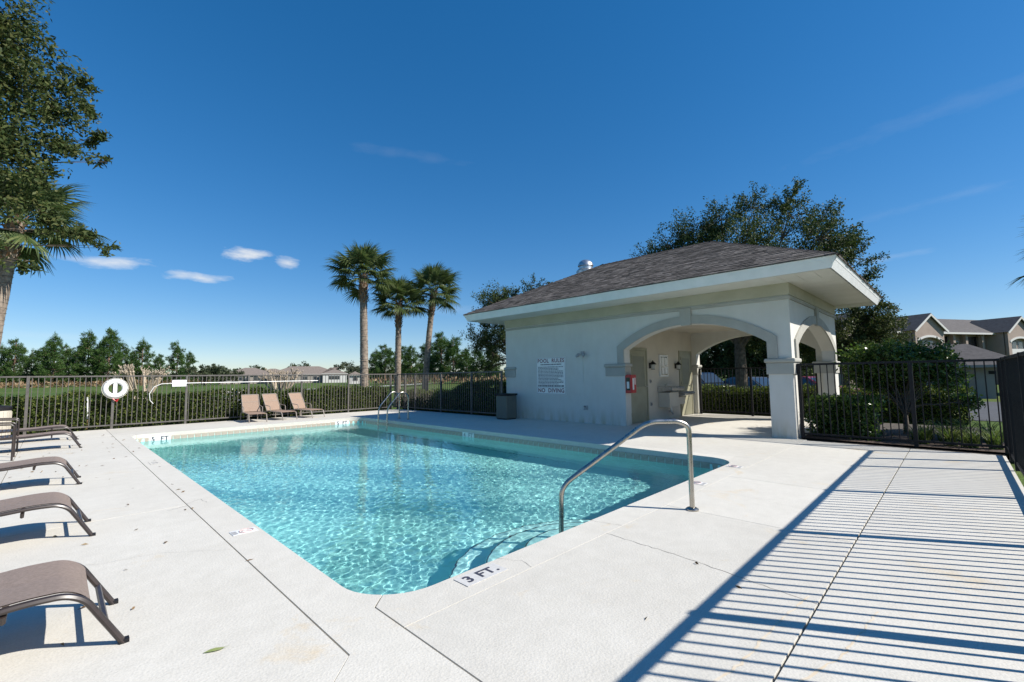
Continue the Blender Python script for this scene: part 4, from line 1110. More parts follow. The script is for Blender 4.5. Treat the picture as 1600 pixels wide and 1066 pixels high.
bp = N(nt, 'ShaderNodeBump', Strength=0.8, Distance=0.03); nt.links.new(n3.outputs['Fac'], bp.inputs['Height']); nt.links.new(bp.outputs['Normal'], b.inputs['Normal'])
nt.links.new(b.outputs[0], out.inputs['Surface'])
M['lawn'] = m_g
tag(g.build('lawn', 'lawn', None, smooth=True), kind='structure')
def sheet(name, x0, x1, y0, y1, mat, dz, step=3.0):
    m = MB(); nx_ = max(1, int((x1 - x0) / step)); ny_ = max(1, int((y1 - y0) / step)); I = {}
    for i in range(nx_ + 1):
        for j in range(ny_ + 1):
            x, y = x0 + (x1 - x0) * i / nx_, y0 + (y1 - y0) * j / ny_
            I[i, j] = len(m.v); m.v.append((x, y, terr(x, y) + dz))
    for i in range(nx_):
        for j in range(ny_): m.f.append((I[i, j], I[i+1, j], I[i+1, j+1], I[i, j+1]))
    return tag(m.build(name, mat, None, smooth=True), kind='structure')
sheet('road', 17.6, 46.0, -60.0, 2.6, 'asphalt', 0.012, 1.5)
sheet('parking_lot', 25.5, 40.0, 2.6, 40.0, 'asphalt', 0.016, 1.5)
sheet('sidewalk', 12.7, 15.0, -40.0, -0.9, 'concrete', 0.03)
sheet('planting_bed', 10.80, 12.68, -3.0, 2.36, 'mulch', 0.04)
m = MB()
pts = [(20.0, 62.0), (26.0, 63.0), (33.0, 66.0), (44.0, 73.0), (58.0, 84.0)]
for (a, b_) in zip(pts[:-1], pts[1:]):
    d = Vector((b_[0]-a[0], b_[1]-a[1], 0)).normalized(); nrm = Vector((-d.y, d.x, 0)) * 1.4
    A, B = Vector((*a, 0)), Vector((*b_, 0)); m.poly([A - nrm + Vector((0,0,-.012)), B - nrm + Vector((0,0,-.012)), B + nrm + Vector((0,0,-.012)), A + nrm + Vector((0,0,-.012))])
tag(m.build('footpath', 'concrete', None), kind='structure')

# ================================================================== PLANTS
def leaf_quads(P, L, W, rng, up=0.0, D=None, jit=0.35):
    """one folded diamond per point"""
    n = len(P)
    d = rng.normal(size=(n, 3)) if D is None else np.asarray(D) + rng.normal(size=(n, 3)) * jit
    d[:, 2] += up; d /= np.linalg.norm(d, axis=1)[:, None] + 1e-9
    r = rng.normal(size=(n, 3)); s = np.cross(d, r); s /= np.linalg.norm(s, axis=1)[:, None] + 1e-9
    nn = np.cross(d, s)
    l = (L * rng.uniform(.65, 1.25, n))[:, None]; w = (W * rng.uniform(.7, 1.2, n))[:, None]
    V = np.empty((n, 4, 3)); V[:, 0] = P; V[:, 1] = P + d*l*.45 + s*w*.5 + nn*w*.15; V[:, 2] = P + d*l; V[:, 3] = P + d*l*.45 - s*w*.5 + nn*w*.15
    return V.reshape(-1, 3), np.arange(n*4, dtype=np.int32).reshape(n, 4)
def leaf_obj(name, P, L, W, mat, parent, rng, **kw):
    off = np.array(world_loc(parent)) if parent is not None else np.zeros(3)
    V, F = leaf_quads(np.asarray(P) - off, L, W, rng, **kw)
    o = bpy.data.objects.new(name, fast_mesh(name, V, F, mat)); COL.objects.link(o)
    if parent is not None: o.parent = parent
    return o
def broad_tree(name, label, cat, base, trunk_h, trunk_r, clumps, n_leaf, L, W, mat, bark, seed, spread=.42, group=None, twig=.5, lean=(0, 0), sub=34, tr=.02, limb=1.0, sweep=(0, 0, 0)):
    """tapered trunk, a limb to each clump, twigs, and single leaves round the twig ends"""
    rng = np.random.RandomState(seed); rnd = random.Random(seed)
    t = thing(name, label, cat, base, 0, group)
    b0 = Vector(base); topp = b0 + Vector((lean[0], lean[1], trunk_h))
    m = MB()
    m.tube([b0 + Vector((0, 0, -.1)), b0 + Vector((lean[0]*.2, lean[1]*.2, trunk_h*.3)), b0 + Vector((lean[0]*.6, lean[1]*.6, trunk_h*.7)), topp], [trunk_r*1.35, trunk_r, trunk_r*.9, trunk_r*.75], 12)
    m.build('trunk', bark, t, smooth=True)
    limbs = MB(); P = []; twigs = MB()
    tot = sum(c[1]**2 for c in clumps)
    for c, r in clumps:
        c = Vector(c); mid = topp.lerp(c, .5) + Vector((rnd.uniform(-.3, .3), rnd.uniform(-.3, .3), rnd.uniform(-.1, .35)))
        st = b0.lerp(topp, rnd.uniform(.75, 1.0))
        limbs.tube([st, st.lerp(mid, .5) + Vector((0, 0, .1)), mid, c], [trunk_r*.42*limb, trunk_r*.32*limb, trunk_r*.2*limb, trunk_r*.05*limb], 6)
        n = int(n_leaf * r*r / tot); ns = max(3, n // sub)
        for k in range(ns):
            v = rng.normal(size=3); v /= np.linalg.norm(v) + 1e-9
            q = np.array(c) + v * r * rng.uniform(.35, 1.0) ** .6 * np.array([1, 1, .8])
            twigs.tube([tuple(np.array(c) * .6 + np.array(mid) * .4 if k % 3 == 0 else np.array(c)), tuple((np.array(c) + q) / 2 + rng.normal(size=3) * .06 * r), tuple(q)], [tr, tr*.6, tr*.25], 3, cap=False)
            ax = v * np.array([1, 1, .6]) + rng.normal(size=3) * .4 + np.array(sweep)
            ax /= np.linalg.norm(ax)
            tt = rng.uniform(-.5, .5, n // ns)[:, None]
            P.append(q + ax * tt * r * twig + rng.normal(size=(n // ns, 3)) * r * spread * .25)
    limbs.build('limbs', bark, t, smooth=True)
    twigs.build('twigs', bark, t)['kind'] = 'stuff'
    o = leaf_obj('crown', np.concatenate(P), L, W, mat, t, rng); o['kind'] = 'stuff'
    return t
def ell(cx, cy, cz, rx, ry, rz, n, r, seed, zmin=None):
    rng = np.random.RandomState(seed); out_ = []
    for i in range(n):
        v = rng.normal(size=3); v /= np.linalg.norm(v); q = v * rng.uniform(.55, 1.0)
        p = (cx + q[0]*rx, cy + q[1]*ry, cz + q[2]*rz)
        out_.append((p, r * rng.uniform(.7, 1.25)))
    return out_
# oak overhanging from the left
cl = [((-1.1, 9.5, 7.5), .55), ((-.85, 9.6, 6.75), .42), ((-.62, 9.5, 6.25), .42), ((-.15, 9.6, 5.95), .30), ((.14, 9.7, 6.05), .18), ((.05, 9.7, 5.75), .2), ((-.6, 9.4, 5.6), .5), ((-.1, 9.6, 5.45), .34), ((.26, 9.8, 5.30), .2), ((-.7, 9.5, 5.0), .55), ((-.15, 9.6, 4.95), .3),
      ((.44, 9.9, 5.02), .12), ((-.75, 9.3, 4.5), .5), ((-.25, 9.5, 4.45), .26), ((-.8, 9.3, 3.95), .45), ((-.3, 9.5, 3.9), .24), ((-.1, 9.6, 3.65), .18), ((.18, 9.7, 3.62), .2), ((.50, 9.9, 3.55), .15), ((-.8, 9.2, 3.2), .3), ((-.35, 9.4, 3.1), .16)]
cl += [((-.95, 9.3, 4.9), .5), ((-.9, 9.6, 5.8), .5), ((-1.0, 9.4, 3.85), .4)]
cl += ell(-3.4, 10.0, 6.2, 1.8, 2.4, 2.4, 8, .9, 41)
broad_tree('oak_tree', 'oak with dark small leaves overhanging from the left edge', 'tree', (-3.6, 10.2, -.05), 3.2, .24, cl, 74000, .074, .033, 'oak_leaf', 'bark', 11, spread=.55, twig=1.05, sub=85, tr=.006, limb=.2, sweep=(.3, 0, .05))
# oaks behind the pool house
cl = ell(20.9, 5.9, 5.5, 3.4, 3.5, 2.1, 20, 1.15, 3) + [((19.5, 10.3, 6.3), .9), ((19.7, 9.8, 6.9), .9), ((19.9, 9.2, 7.3), 1.0), ((20.3, 8.5, 7.6), 1.1), ((20.6, 7.8, 8.0), 1.0), ((20.2, 9.0, 6.2), 1.1), ((20.5, 7.8, 6.6), 1.1), ((21.0, 7.2, 8.3), 1.0), ((21.3, 5.9, 8.6), .9), ((21.5, 4.5, 8.7), .65), ((21.5, 4.6, 7.9), 1.0), ((21.7, 3.6, 7.5), .8), ((21.9, 3.0, 6.8), .7), ((21.9, 2.6, 5.8), .75), ((21.8, 2.5, 4.8), .7), ((20.0, 10.3, 5.0), 1.1), ((20.0, 8.2, 3.6), 1.1), ((20.6, 5.0, 3.5), 1.1), ((22.0, 6.4, 3.4), 1.2)]
broad_tree('oak_tree', 'large oak rising behind the pavilion roof', 'tree', (20.96, 6.68, terr(21, 6.7)), 3.3, .25, cl, 105000, .11, .05, 'oak_leaf_dark', 'bark', 12, spread=.36, twig=.95, sub=110, sweep=(.0, -.35, .75))
cl = ell(16.6, 15.6, 3.7, 2.3, 2.5, 2.0, 22, .85, 8) + [((16.3, 14.6, 5.8), .55), ((15.9, 15.4, 5.6), .5), ((14.6, 16.4, 4.2), .6), ((14.9, 16.0, 2.4), .7), ((15.2, 15.8, 3.4), .8), ((15.4, 15.6, 4.2), .7), ((14.6, 16.6, 1.7), .6), ((14.5, 16.5, 3.2), .6), ((15.4, 15.9, 5.0), .6), ((16.7, 14.2, 5.9), .4)]
broad_tree('oak_tree', 'dark oak behind the shaded end of the pool house', 'tree', (16.8, 15.6, -.03), 2.0, .18, cl, 40000, .095, .045, 'oak_leaf_dark', 'bark', 13, spread=.4, twig=.9, sub=90, sweep=(0, .1, .5))
cl = ell(24.0, 3.4, 3.2, 1.8, 1.7, 1.7, 18, .8, 9) + [((24.2, 2.0, 4.3), .55), ((24.2, 1.7, 3.4), .5), ((24.0, 2.9, 4.9), .6)]
broad_tree('oak_tree', 'small oak right of the pool house in front of the apartments', 'tree', (24.0, 3.4, terr(24, 3.4)), 1.8, .16, cl, 36000, .10, .048, 'oak_leaf', 'bark', 14, spread=.4, twig=.9, sub=90, sweep=(0, -.2, .4))
for k, (x, y, lab) in enumerate(((41.5, 18.3, 'leafy tree beyond the parked cars, left of the oak trunk'), (42.5, 14.6, 'leafy tree beyond the parked cars, right of the oak trunk'), (42.0, 10.6, 'leafy tree beyond the parked cars near the right arch pier'))):
    broad_tree('shade_tree', lab, 'tree', (x, y, terr(x, y)), 1.8, .2, ell(x, y, 3.2, 2.6, 3.1, 3.0, 26, 1.35, 50 + k), 16000, .28, .15, 'oak_leaf_dark', 'bark', 60 + k, spread=.6, twig=.7, group='trees beyond the parking lot')
# clipped shrub behind the right fence
cl = ell(13.0, .95, 1.42, .62, .75, .40, 26, .34, 4) + [((12.9, -.15, .72), .20), ((12.9, -.02, .78), .16), ((12.9, .1, 1.15), .28), ((13.0, 1.5, 1.2), .3)]
broad_tree('round_shrub', 'round clipped glossy shrub with bare stems behind the right fence', 'shrub', (12.95, .85, 0), .45, .05, cl, 20000, .085, .045, 'shrub_leaf', 'bark', 15, spread=.7, twig=.6, sub=30, tr=.012)
# hedges: a body of twigs with leaves over its skin
def hedge(label, x0, x1, y0, y1, zf, n, seed, L=.075, W=.042, mat='hedge_leaf', amp=.06):
    rng = np.random.RandomState(seed); cx, cy = (x0 + x1) / 2, (y0 + y1) / 2
    t = thing('hedge', label, 'hedge', (cx, cy, 0), 0, 'clipped hedges outside the fences')
    long_x = (x1 - x0) > (y1 - y0)
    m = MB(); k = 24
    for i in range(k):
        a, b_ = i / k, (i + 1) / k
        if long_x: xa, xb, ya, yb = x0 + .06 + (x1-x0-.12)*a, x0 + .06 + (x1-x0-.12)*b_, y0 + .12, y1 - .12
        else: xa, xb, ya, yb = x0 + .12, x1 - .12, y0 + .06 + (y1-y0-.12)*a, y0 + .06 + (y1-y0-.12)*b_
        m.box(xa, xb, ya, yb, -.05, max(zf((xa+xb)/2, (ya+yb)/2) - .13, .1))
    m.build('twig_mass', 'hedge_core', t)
    u = rng.rand(n); v = rng.rand(n); face = rng.choice(3, n, p=[.42, .2, .38])
    X = x0 + (x1 - x0) * u if long_x else np.where(face == 0, x0, np.where(face == 1, x1, x0 + (x1 - x0) * v))
    Y = (np.where(face == 0, y0, np.where(face == 1, y1, y0 + (y1 - y0) * v))) if long_x else y0 + (y1 - y0) * u
    H = np.array([zf(a, b_) for a, b_ in zip(X, Y)])
    Z = np.where(face == 2, H, H * (.03 + .97 * v))
    P = np.stack([X, Y, Z], 1) + rng.normal(size=(n, 3)) * np.array([.06, .06, .045])
    P += (np.sin(P[:, [1, 0, 0]] * 5.3 + seed) * np.sin(P[:, [2, 2, 1]] * 4.1)) * amp
    P[:, 2] = np.maximum(P[:, 2], .0)
    o = leaf_obj('foliage', P, L, W, mat, t, rng, up=.35); o['kind'] = 'stuff'
    return t
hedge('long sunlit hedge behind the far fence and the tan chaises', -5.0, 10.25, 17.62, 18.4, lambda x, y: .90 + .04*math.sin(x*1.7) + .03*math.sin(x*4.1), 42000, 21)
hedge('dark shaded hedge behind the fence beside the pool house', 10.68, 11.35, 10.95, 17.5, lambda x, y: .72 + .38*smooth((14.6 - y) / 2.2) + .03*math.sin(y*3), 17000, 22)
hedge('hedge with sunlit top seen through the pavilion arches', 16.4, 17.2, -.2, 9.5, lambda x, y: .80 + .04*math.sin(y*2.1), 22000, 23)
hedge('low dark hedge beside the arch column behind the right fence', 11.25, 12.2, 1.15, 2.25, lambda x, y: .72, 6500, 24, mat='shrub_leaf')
P = np.random.RandomState(5).normal(size=(70, 3)) * np.array([.32, .05, .16]) + np.array([4.2, 17.62, .68])
P = np.concatenate([P, np.random.RandomState(6).normal(size=(45, 3)) * np.array([.25, .06, .03]) + np.array([4.3, 17.75, .93])])
o = leaf_obj('white_blossom', P, .05, .045, 'petal', None, np.random.RandomState(1)); tag(o, 'white blossom scattered on the hedge left of the chaises', 'blossom', kind='stuff')
# strap-leaved border plants
def strap_clump(label, x, y, n, h, seed):
    rng = np.random.RandomState(seed); m = MB(); t = thing('border_plant', label, 'plant', (x, y, .01), 0, 'strappy border plants behind the right fence')
    for i in range(n):
        a = rng.rand() * 2*PI; l = h * rng.uniform(.6, 1.15); bx, by = rng.normal(size=2) * .04
        pts = []
        for s in np.linspace(0, 1, 5):
            rr_ = l * .62 * s ** 1.5; z = l * (s - .42 * s ** 3)
            pts.append((bx + rr_ * math.cos(a), by + rr_ * math.sin(a), z, .009 * (1 - s) + .001))
        sx, sy = -math.sin(a), math.cos(a)
        m.ring_strip([(p[0] - sx*p[3], p[1] - sy*p[3], p[2]) for p in pts], [(p[0] + sx*p[3], p[1] + sy*p[3], p[2]) for p in pts])
    m.local('leaves', 'grass_blade', t)['kind'] = 'stuff'
    return t
rr = random.Random(77)
k = 0
for x in (11.15, 11.65, 12.2):
    for y in (.55, .22, -.10, -.38):
        k += 1
        strap_clump('strappy green border plant, %s row behind the right fence, %s from the right corner' % ({11.15: 'front', 11.65: 'middle', 12.2: 'back'}[x], ('fourth', 'third', 'second', 'first')[(.55, .22, -.10, -.38).index(y)]), x + rr.uniform(-.12, .12), y + rr.uniform(-.08, .08), 70, rr.uniform(.42, .62), 100 + k)
# ---- sabal palms
def frond_mesh(seed, L=1.0):
    """fan leaf: stalk along +x, then a fan of narrow folded blades that droop at the tips"""
    rng = np.random.RandomState(seed); m = MB()
    st = .95 * L
    m.tube([(0, 0, 0), (st*.5, 0, .06*L), (st, 0, .04*L)], [.022, .016, .011], 5)
    nb = 40
    for i in range(nb):
        a = (i / (nb - 1) - .5) * 2 * 2.05 + rng.normal() * .03
        l = L * (.95 - .28 * abs(a) / 2.05) * rng.uniform(.88, 1.08)
        ori = .45 * L * max(0, 1 - abs(a)/2.4)
        base = Vector((st + ori * .35, 0, .04*L))
        d = Vector((math.cos(a), math.sin(a), 0)); s = Vector((-math.sin(a), math.cos(a), 0))
        droop = rng.uniform(.18, .45) * L; fold = -.18 * abs(math.sin(a)) * L
        P = []
        for t_ in (0, .35, .7, 1.0):
            p = base + d * l * t_ + Vector((0, 0, fold * t_ - droop * max(0, t_ - .45) ** 2 * 2.6))
            w = .036 * L * (1 - abs(t_ - .35) * 1.25) if t_ < 1 else .002
            P.append((p - s * w, p + Vector((0, 0, -w*.7)), p + s * w))
        m.ring_strip([q[0] for q in P], [q[1] for q in P]); m.ring_strip([q[1] for q in P], [q[2] for q in P])
    return m
frond_me = [frond_mesh(s).mesh('frond', 'palm_leaf') for s in range(4)]
def palm(label, base, h, r, seed, n_fr=34, size=1.0, lean=(0, 0), boots=1.4, group='sabal palms round the pool'):
    rng = np.random.RandomState(seed); rnd = random.Random(seed)
    t = thing('palm_tree', label, 'palm', base, 0, group)
    m = MB(); P, Rr = [], []
    for i in range(15):
        s = i / 14; P.append((lean[0]*s**1.5, lean[1]*s**1.5, h*s - .05)); Rr.append(r * (1.12 - .2*s + .03*math.sin(i*2.3)))
    m.tube(P, Rr, 14); m.local('trunk', 'palm_bark', t, smooth=True)
    # rings of old leaf scars
    rg = MB()
    for i in range(int(h / .16)):
        z = i * .16 + rng.uniform(0, .06); s = z / h
        if s > .97: continue
        rr_ = r * (1.12 - .2*s) + .004
        rg.tube([(lean[0]*s**1.5 + rr_*math.cos(a), lean[1]*s**1.5 + rr_*math.sin(a), z + .02*math.sin(a*2 + i)) for a in np.linspace(0, 2*PI, 13)[:-1]], .011, 4, closed=True)
    rg.local('leaf_scars', 'palm_bark', t)['kind'] = 'stuff'
    bt = MB()
    for i in range(int(boots * 46)):
        z = h - boots * (i / (boots * 46)); a = i * 2.4; s = min(z / h, 1)
        c = Vector((lean[0]*s**1.5, lean[1]*s**1.5, z)); d = Vector((math.cos(a), math.sin(a), 0)); q = Vector((-d.y, d.x, 0))
        p0 = c + d * r * .8; p1 = c + d * (r + .075) + Vector((0, 0, .17))
        bt.poly([p0 - q*.06, p0 + q*.06, p1 + q*.028, p1 - q*.028]); bt.poly([p0 - q*.06, p1 - q*.028, p1 - d*.035 , p0 - d*.03]); bt.poly([p0 + q*.06, p1 + q*.028, p1 - d*.035, p0 - d*.03])
    bt.local('leaf_boots', 'boot', t)['kind'] = 'stuff'
    for i in range(n_fr):
        a = i * 2.39996 + rnd.uniform(-.2, .2); f = (i + .5) / n_fr
        pitch = rad(84) - f * rad(112) + rnd.uniform(-.12, .12)
        sc = size * rnd.uniform(.85, 1.1) * (.8 + .2 * min(1, f * 2))
        o = inst('frond', frond_me[i % 4], t, (lean[0] + .1*math.cos(a), lean[1] + .1*math.sin(a), h + .12 - .28*f), (rnd.uniform(-.3, .3), -pitch, a), (sc, sc, sc))
    return t
palm('tallest sabal palm, left of the three beyond the fence corner', (9.65, 18.75, -.03), 6.05, .165, 1, 46, .80, (-.1, .05))
palm('middle sabal palm of the three beyond the fence corner', (11.65, 19.3, -.03), 5.1, .14, 2, 42, .74, (.05, .0))
palm('right sabal palm of the three beyond the fence corner', (13.0, 19.0, -.03), 5.75, .14, 3, 44, .78, (.35, -.3))
palm('sabal palm at the left edge behind the oak leaves', (-1.5, 19.9, -.03), 6.3, .2, 4, 46, .95, (.45, .0))
palm('palm whose frond tips show at the right edge', (14.6, -2.62, -.03), 3.75, .17, 5, 38, .85, (0, 0))
# ---- pruned crape myrtles
def myrtle(label, base, h, seed):
    rnd = random.Random(seed); t = thing('crape_myrtle', label, 'tree', base, 0, 'pruned crape myrtles beyond the hedge'); m = MB(); tips = MB()
    for k in range(6):
        a = k * PI/3 + rnd.uniform(-.3, .3)
        p = Vector((.10*math.cos(a), .10*math.sin(a), -.05)); q = Vector((.28*math.cos(a), .28*math.sin(a), h*.40)); rr_ = .055
        m.tube([p, p.lerp(q, .5) + Vector((rnd.uniform(-.04, .04), rnd.uniform(-.04, .04), 0)), q], [.075, .062, .05], 8)
        for j in range(3):
            b2 = a + rnd.uniform(-.7, .7); e = q + Vector((rnd.uniform(.12, .40)*math.cos(b2), rnd.uniform(.12, .40)*math.sin(b2), h*rnd.uniform(.22, .36)))
            m.tube([q, q.lerp(e, .5) + Vector((0, 0, -.02)), e], [.042, .036, .034], 6)
            m.tube([e - Vector((0, 0, .03)), e + Vector((0, 0, .02)), e + Vector((0, 0, .07))], [.03, .055, .03], 6)
            for w in range(12):
                b3 = rnd.uniform(0, 2*PI); l = rnd.uniform(.14, .34); tip = e + Vector((l*.45*math.cos(b3) + .12*math.cos(a), l*.45*math.sin(b3) + .12*math.sin(a), l*.8))
                tips.tube([e + Vector((0, 0, .03)), e.lerp(tip, .5) + Vector((rnd.uniform(-.02, .02), 0, .02)), tip], [.011, .009, .006], 4)
                if rnd.random() < .7: tips.tube([tip, tip + Vector((rnd.uniform(-.02, .02), rnd.uniform(-.02, .02), .05))], [.02, .012], 5)
    m.local('stems', 'myrtle_bark', t, smooth=True)
    tips.local('sprouts', 'myrtle_bark', t)['kind'] = 'stuff'
myrtle('bare pruned crape myrtle right of the life ring', (2.33, 21.9, -.03), 2.3, 1)
myrtle('bare pruned crape myrtle behind the tan chaises', (6.6, 20.0, -.03), 2.05, 2)
# ---- pines
def pine_proto(seed, h=6.0):
    rng = np.random.RandomState(seed); rnd = random.Random(seed)
    m = MB(); m.tube([(0, 0, -.1), (.05, 0, h*.5), (0, 0, h*.98)], [.12, .08, .02], 7)
    br = MB(); P, D = [], []
    nw = 15
    for w in range(nw):
        z = h * (.10 + .88 * w / nw); s = 1 - w / nw
        reach = (.30 + 1.45 * s ** .8) * rng.uniform(.75, 1.15) * h / 6
        for b_ in range(rnd.choice((4, 5, 6)) if w < nw - 2 else 3):
            a = rng.rand() * 2*PI; l = reach * rng.uniform(.65, 1.15); rise = l * rng.uniform(.10, .55)
            e = np.array([l*math.cos(a), l*math.sin(a), z + rise])
            br.tube([(0, 0, z), tuple(e * np.array([.5, .5, 1]) - np.array([0, 0, rise*.62])), tuple(e)], [.03, .02, .009], 4, cap=False)
            nc = int(3 + 4 * l)
            for c in range(nc):
                f = rng.uniform(.35, 1.05); p = np.array([l*f*math.cos(a), l*f*math.sin(a), z + rise*f*f]) + rng.normal(size=3) * .13
                k = 20; d = rng.normal(size=(k, 3)); d[:, 2] += .9; d[:, 0] += math.cos(a)*.8; d[:, 1] += math.sin(a)*.8
                P.append(np.repeat(p[None], k, 0) + rng.normal(size=(k, 3)) * .07); D.append(d)
    k = 40; P.append(np.repeat([[0, 0, h*.97]], k, 0) + rng.normal(size=(k, 3)) * np.array([.08, .08, .2])); d = rng.normal(size=(k, 3)) * .5; d[:, 2] += 1.2; D.append(d)
    V, F = leaf_quads(np.concatenate(P), .32, .05, rng, 0, np.concatenate(D), .15)
    return m.mesh('trunk', 'pine_bark', smooth=True), br.mesh('branches', 'pine_bark'), fast_mesh('crown', V, F, 'pine_leaf')
protos = [pine_proto(s) for s in (31, 32, 33, 34)]
def ray_pt(px, D):
    """ground point on the photo column px, D metres out (used to lay out the far rows)"""
    f, r = Vector((.71009, .69976)), Vector((.70261, -.71144)); d = f + r * ((px - 800) / 702.0) ; d.normalize()
    return d.x * D, d.y * D
k = 0
ordn = ['first', 'second', 'third', 'fourth', 'fifth', 'sixth', 'seventh', 'eighth', 'ninth', 'tenth', 'eleventh', 'twelfth', 'thirteenth', 'fourteenth', 'fifteenth', 'sixteenth', 'seventeenth', 'eighteenth']
row = [(-28, 57, 5.2), (4, 62, 5.0), (26, 60, 5.6), (52, 63, 4.6), (70, 61, 4.9), (86, 58, 6.1), (104, 62, 5.3), (124, 61, 5.0), (140, 58, 6.7), (156, 63, 5.6), (171, 57, 7.0), (192, 60, 5.6), (208, 62, 4.6), (224, 58, 5.9), (250, 62, 4.3), (278, 58, 5.7), (297, 62, 4.7)]
for i, (px, D, h) in enumerate(row):
    D, h = D * 3.3, h * 3.3 * .74
    x, y = ray_pt(px, D)
    t = thing('pine_tree', 'young pine beyond the lawn, %s from the left edge in the left row' % ordn[i], 'tree', (x, y, -.03), i * 1.3, 'young pines beyond the lawn')
    for nm, me in zip(('trunk', 'branches', 'crown'), protos[i % 4]):
        inst(nm, me, t, (0, 0, 0), (0, 0, 0), (h/6*.95, h/6*.95, h/6*1.04))
row = [(588, 52, 4.6), (602, 47, 4.9), (625, 50, 5.0), (642, 45, 4.6), (668, 50, 5.6), (690, 46, 6.4), (708, 44, 5.6), (728, 47, 4.4), (745, 43, 4.2), (768, 45, 4.6)]
for i, (px, D, h) in enumerate(row):
    D, h = D * 2.7, h * 2.7 * .78
    x, y = ray_pt(px, D)
    t = thing('pine_tree', 'young pine behind the sabal palms, %s from the left in that group' % ordn[i], 'tree', (x, y, -.03), i * 1.7, 'young pines behind the palms')
    for nm, me in zip(('trunk', 'branches', 'crown'), protos[(i + 1) % 4]):
        inst(nm, me, t, (0, 0, 0), (0, 0, 0), (h/6*1.2, h/6*1.2, h/6))
# rounded far trees
def far_tree(label, px, D, h, w, seed, mat='far_leaf'):
    D, h, w = D * 2.2, h * 2.2 * .72, w * 2.2
    x, y = ray_pt(px, D)
    broad_tree('far_tree', label, 'tree', (x, y, -.05), h*.3, .22, ell(x, y, h*.58, w*.42, w*.42, h*.34, 14, h*.22, seed), 2600, .62*h/7, .34*h/7, mat, 'bark', seed, spread=.6, twig=.7, group='rounded trees on the horizon', sub=30)
for a in (('rounded tree right of the last pine in the left row', 322, 75, 4.3, 4.5, 71), ('low rounded tree left of the far houses', 345, 82, 4.2, 5.0, 72), ('small rounded tree just left of the far houses', 365, 90, 3.6, 4.5, 77), ('dark tree over the roof of the far left house', 404, 150, 6.3, 6, 73),
          ('wide tree above the roof of the far middle house', 470, 140, 7.8, 9, 74), ('tree to the right of the far houses', 540, 110, 5.8, 7, 75), ('tree showing between the first palm and the far houses', 560, 105, 4.8, 6, 76)):
    far_tree(*a)
# scrub strip at the foot of the pines
rng = np.random.RandomState(9); P = []
for px in np.linspace(-60, 330, 90):
    x, y = ray_pt(px, 183 + rng.uniform(-4, 4)); P.append(np.array([x, y, .5]) + rng.normal(size=(12, 3)) * np.array([2., 2., .4]))
for px in np.linspace(590, 800, 60):
    x, y = ray_pt(px, 112 + rng.uniform(-3, 3)); P.append(np.array([x, y, .4]) + rng.normal(size=(12, 3)) * np.array([1.5, 1.5, .35]))
P = np.concatenate(P); P[:, 2] = np.abs(P[:, 2])
o = leaf_obj('scrub', P, 1.1, .35, 'dry_leaf', None, rng, up=.8); tag(o, 'dry brown scrub along the foot of the pines', 'scrub', kind='stuff')
# fallen leaves on the deck
rng = np.random.RandomState(12); P = []
for i in range(115):
    y = 3.2 + 12.5 * rng.rand() ** .7; x = rng.uniform(-1.2, 1.25)
    P.append((x, y, .006))
for i in range(4): P.append((rng.uniform(1.0, 3.5), rng.uniform(.9, 2.3), .006))
P = np.array(P); D = rng.normal(size=(len(P), 3)); D[:, 2] *= .12
V, F = leaf_quads(P, .055, .024, rng, 0, D, .02)
V[:, 2] = np.clip(V[:, 2], .004, .03)
o = bpy.data.objects.new('leaf_litter', fast_mesh('leaf_litter', V, F, 'dry_leaf')); COL.objects.link(o); tag(o, 'small dry brown leaves scattered on the deck left of the pool', 'leaf litter', kind='stuff')
m = MB()
A = [(-.10, 0, .004), (-.05, .022, .012), (.0, .03, .014), (.05, .022, .010), (.09, .0, .016), (.13, -.005, .02)]; B = [(-.10, 0, .004), (-.05, -.018, .009), (.0, -.024, .010), (.05, -.018, .008), (.09, -.004, .015), (.13, -.008, .02)]
m.ring_strip(A, B); o = m.build('fallen_leaf', 'green_leaf', None, smooth=True); o.location = (.62, 2.72, .002); o.rotation_euler = (0, 0, -.35); o.scale = (.5, .5, .5); tag(o, 'single yellowish green leaf lying on the near deck', 'leaf')

# woods closing the horizon
rng = np.random.RandomState(19); P = []
for a in np.arange(-20, 125, .32):
    D = 520 + rng.uniform(-30, 30); hh = rng.uniform(4, 9) + 3 * math.sin(a * .35)
    c = np.array([D*math.cos(rad(a)), D*math.sin(rad(a)), hh * .55])
    P.append(c + rng.normal(size=(60, 3)) * np.array([2.6, 2.6, hh * .27]))
P = np.concatenate(P); P[:, 2] = np.abs(P[:, 2])
o = leaf_obj('far_woods', P, 3.4, 2.2, 'far_leaf', None, rng); tag(o, 'low dark band of woods on the horizon', 'woods', kind='stuff')
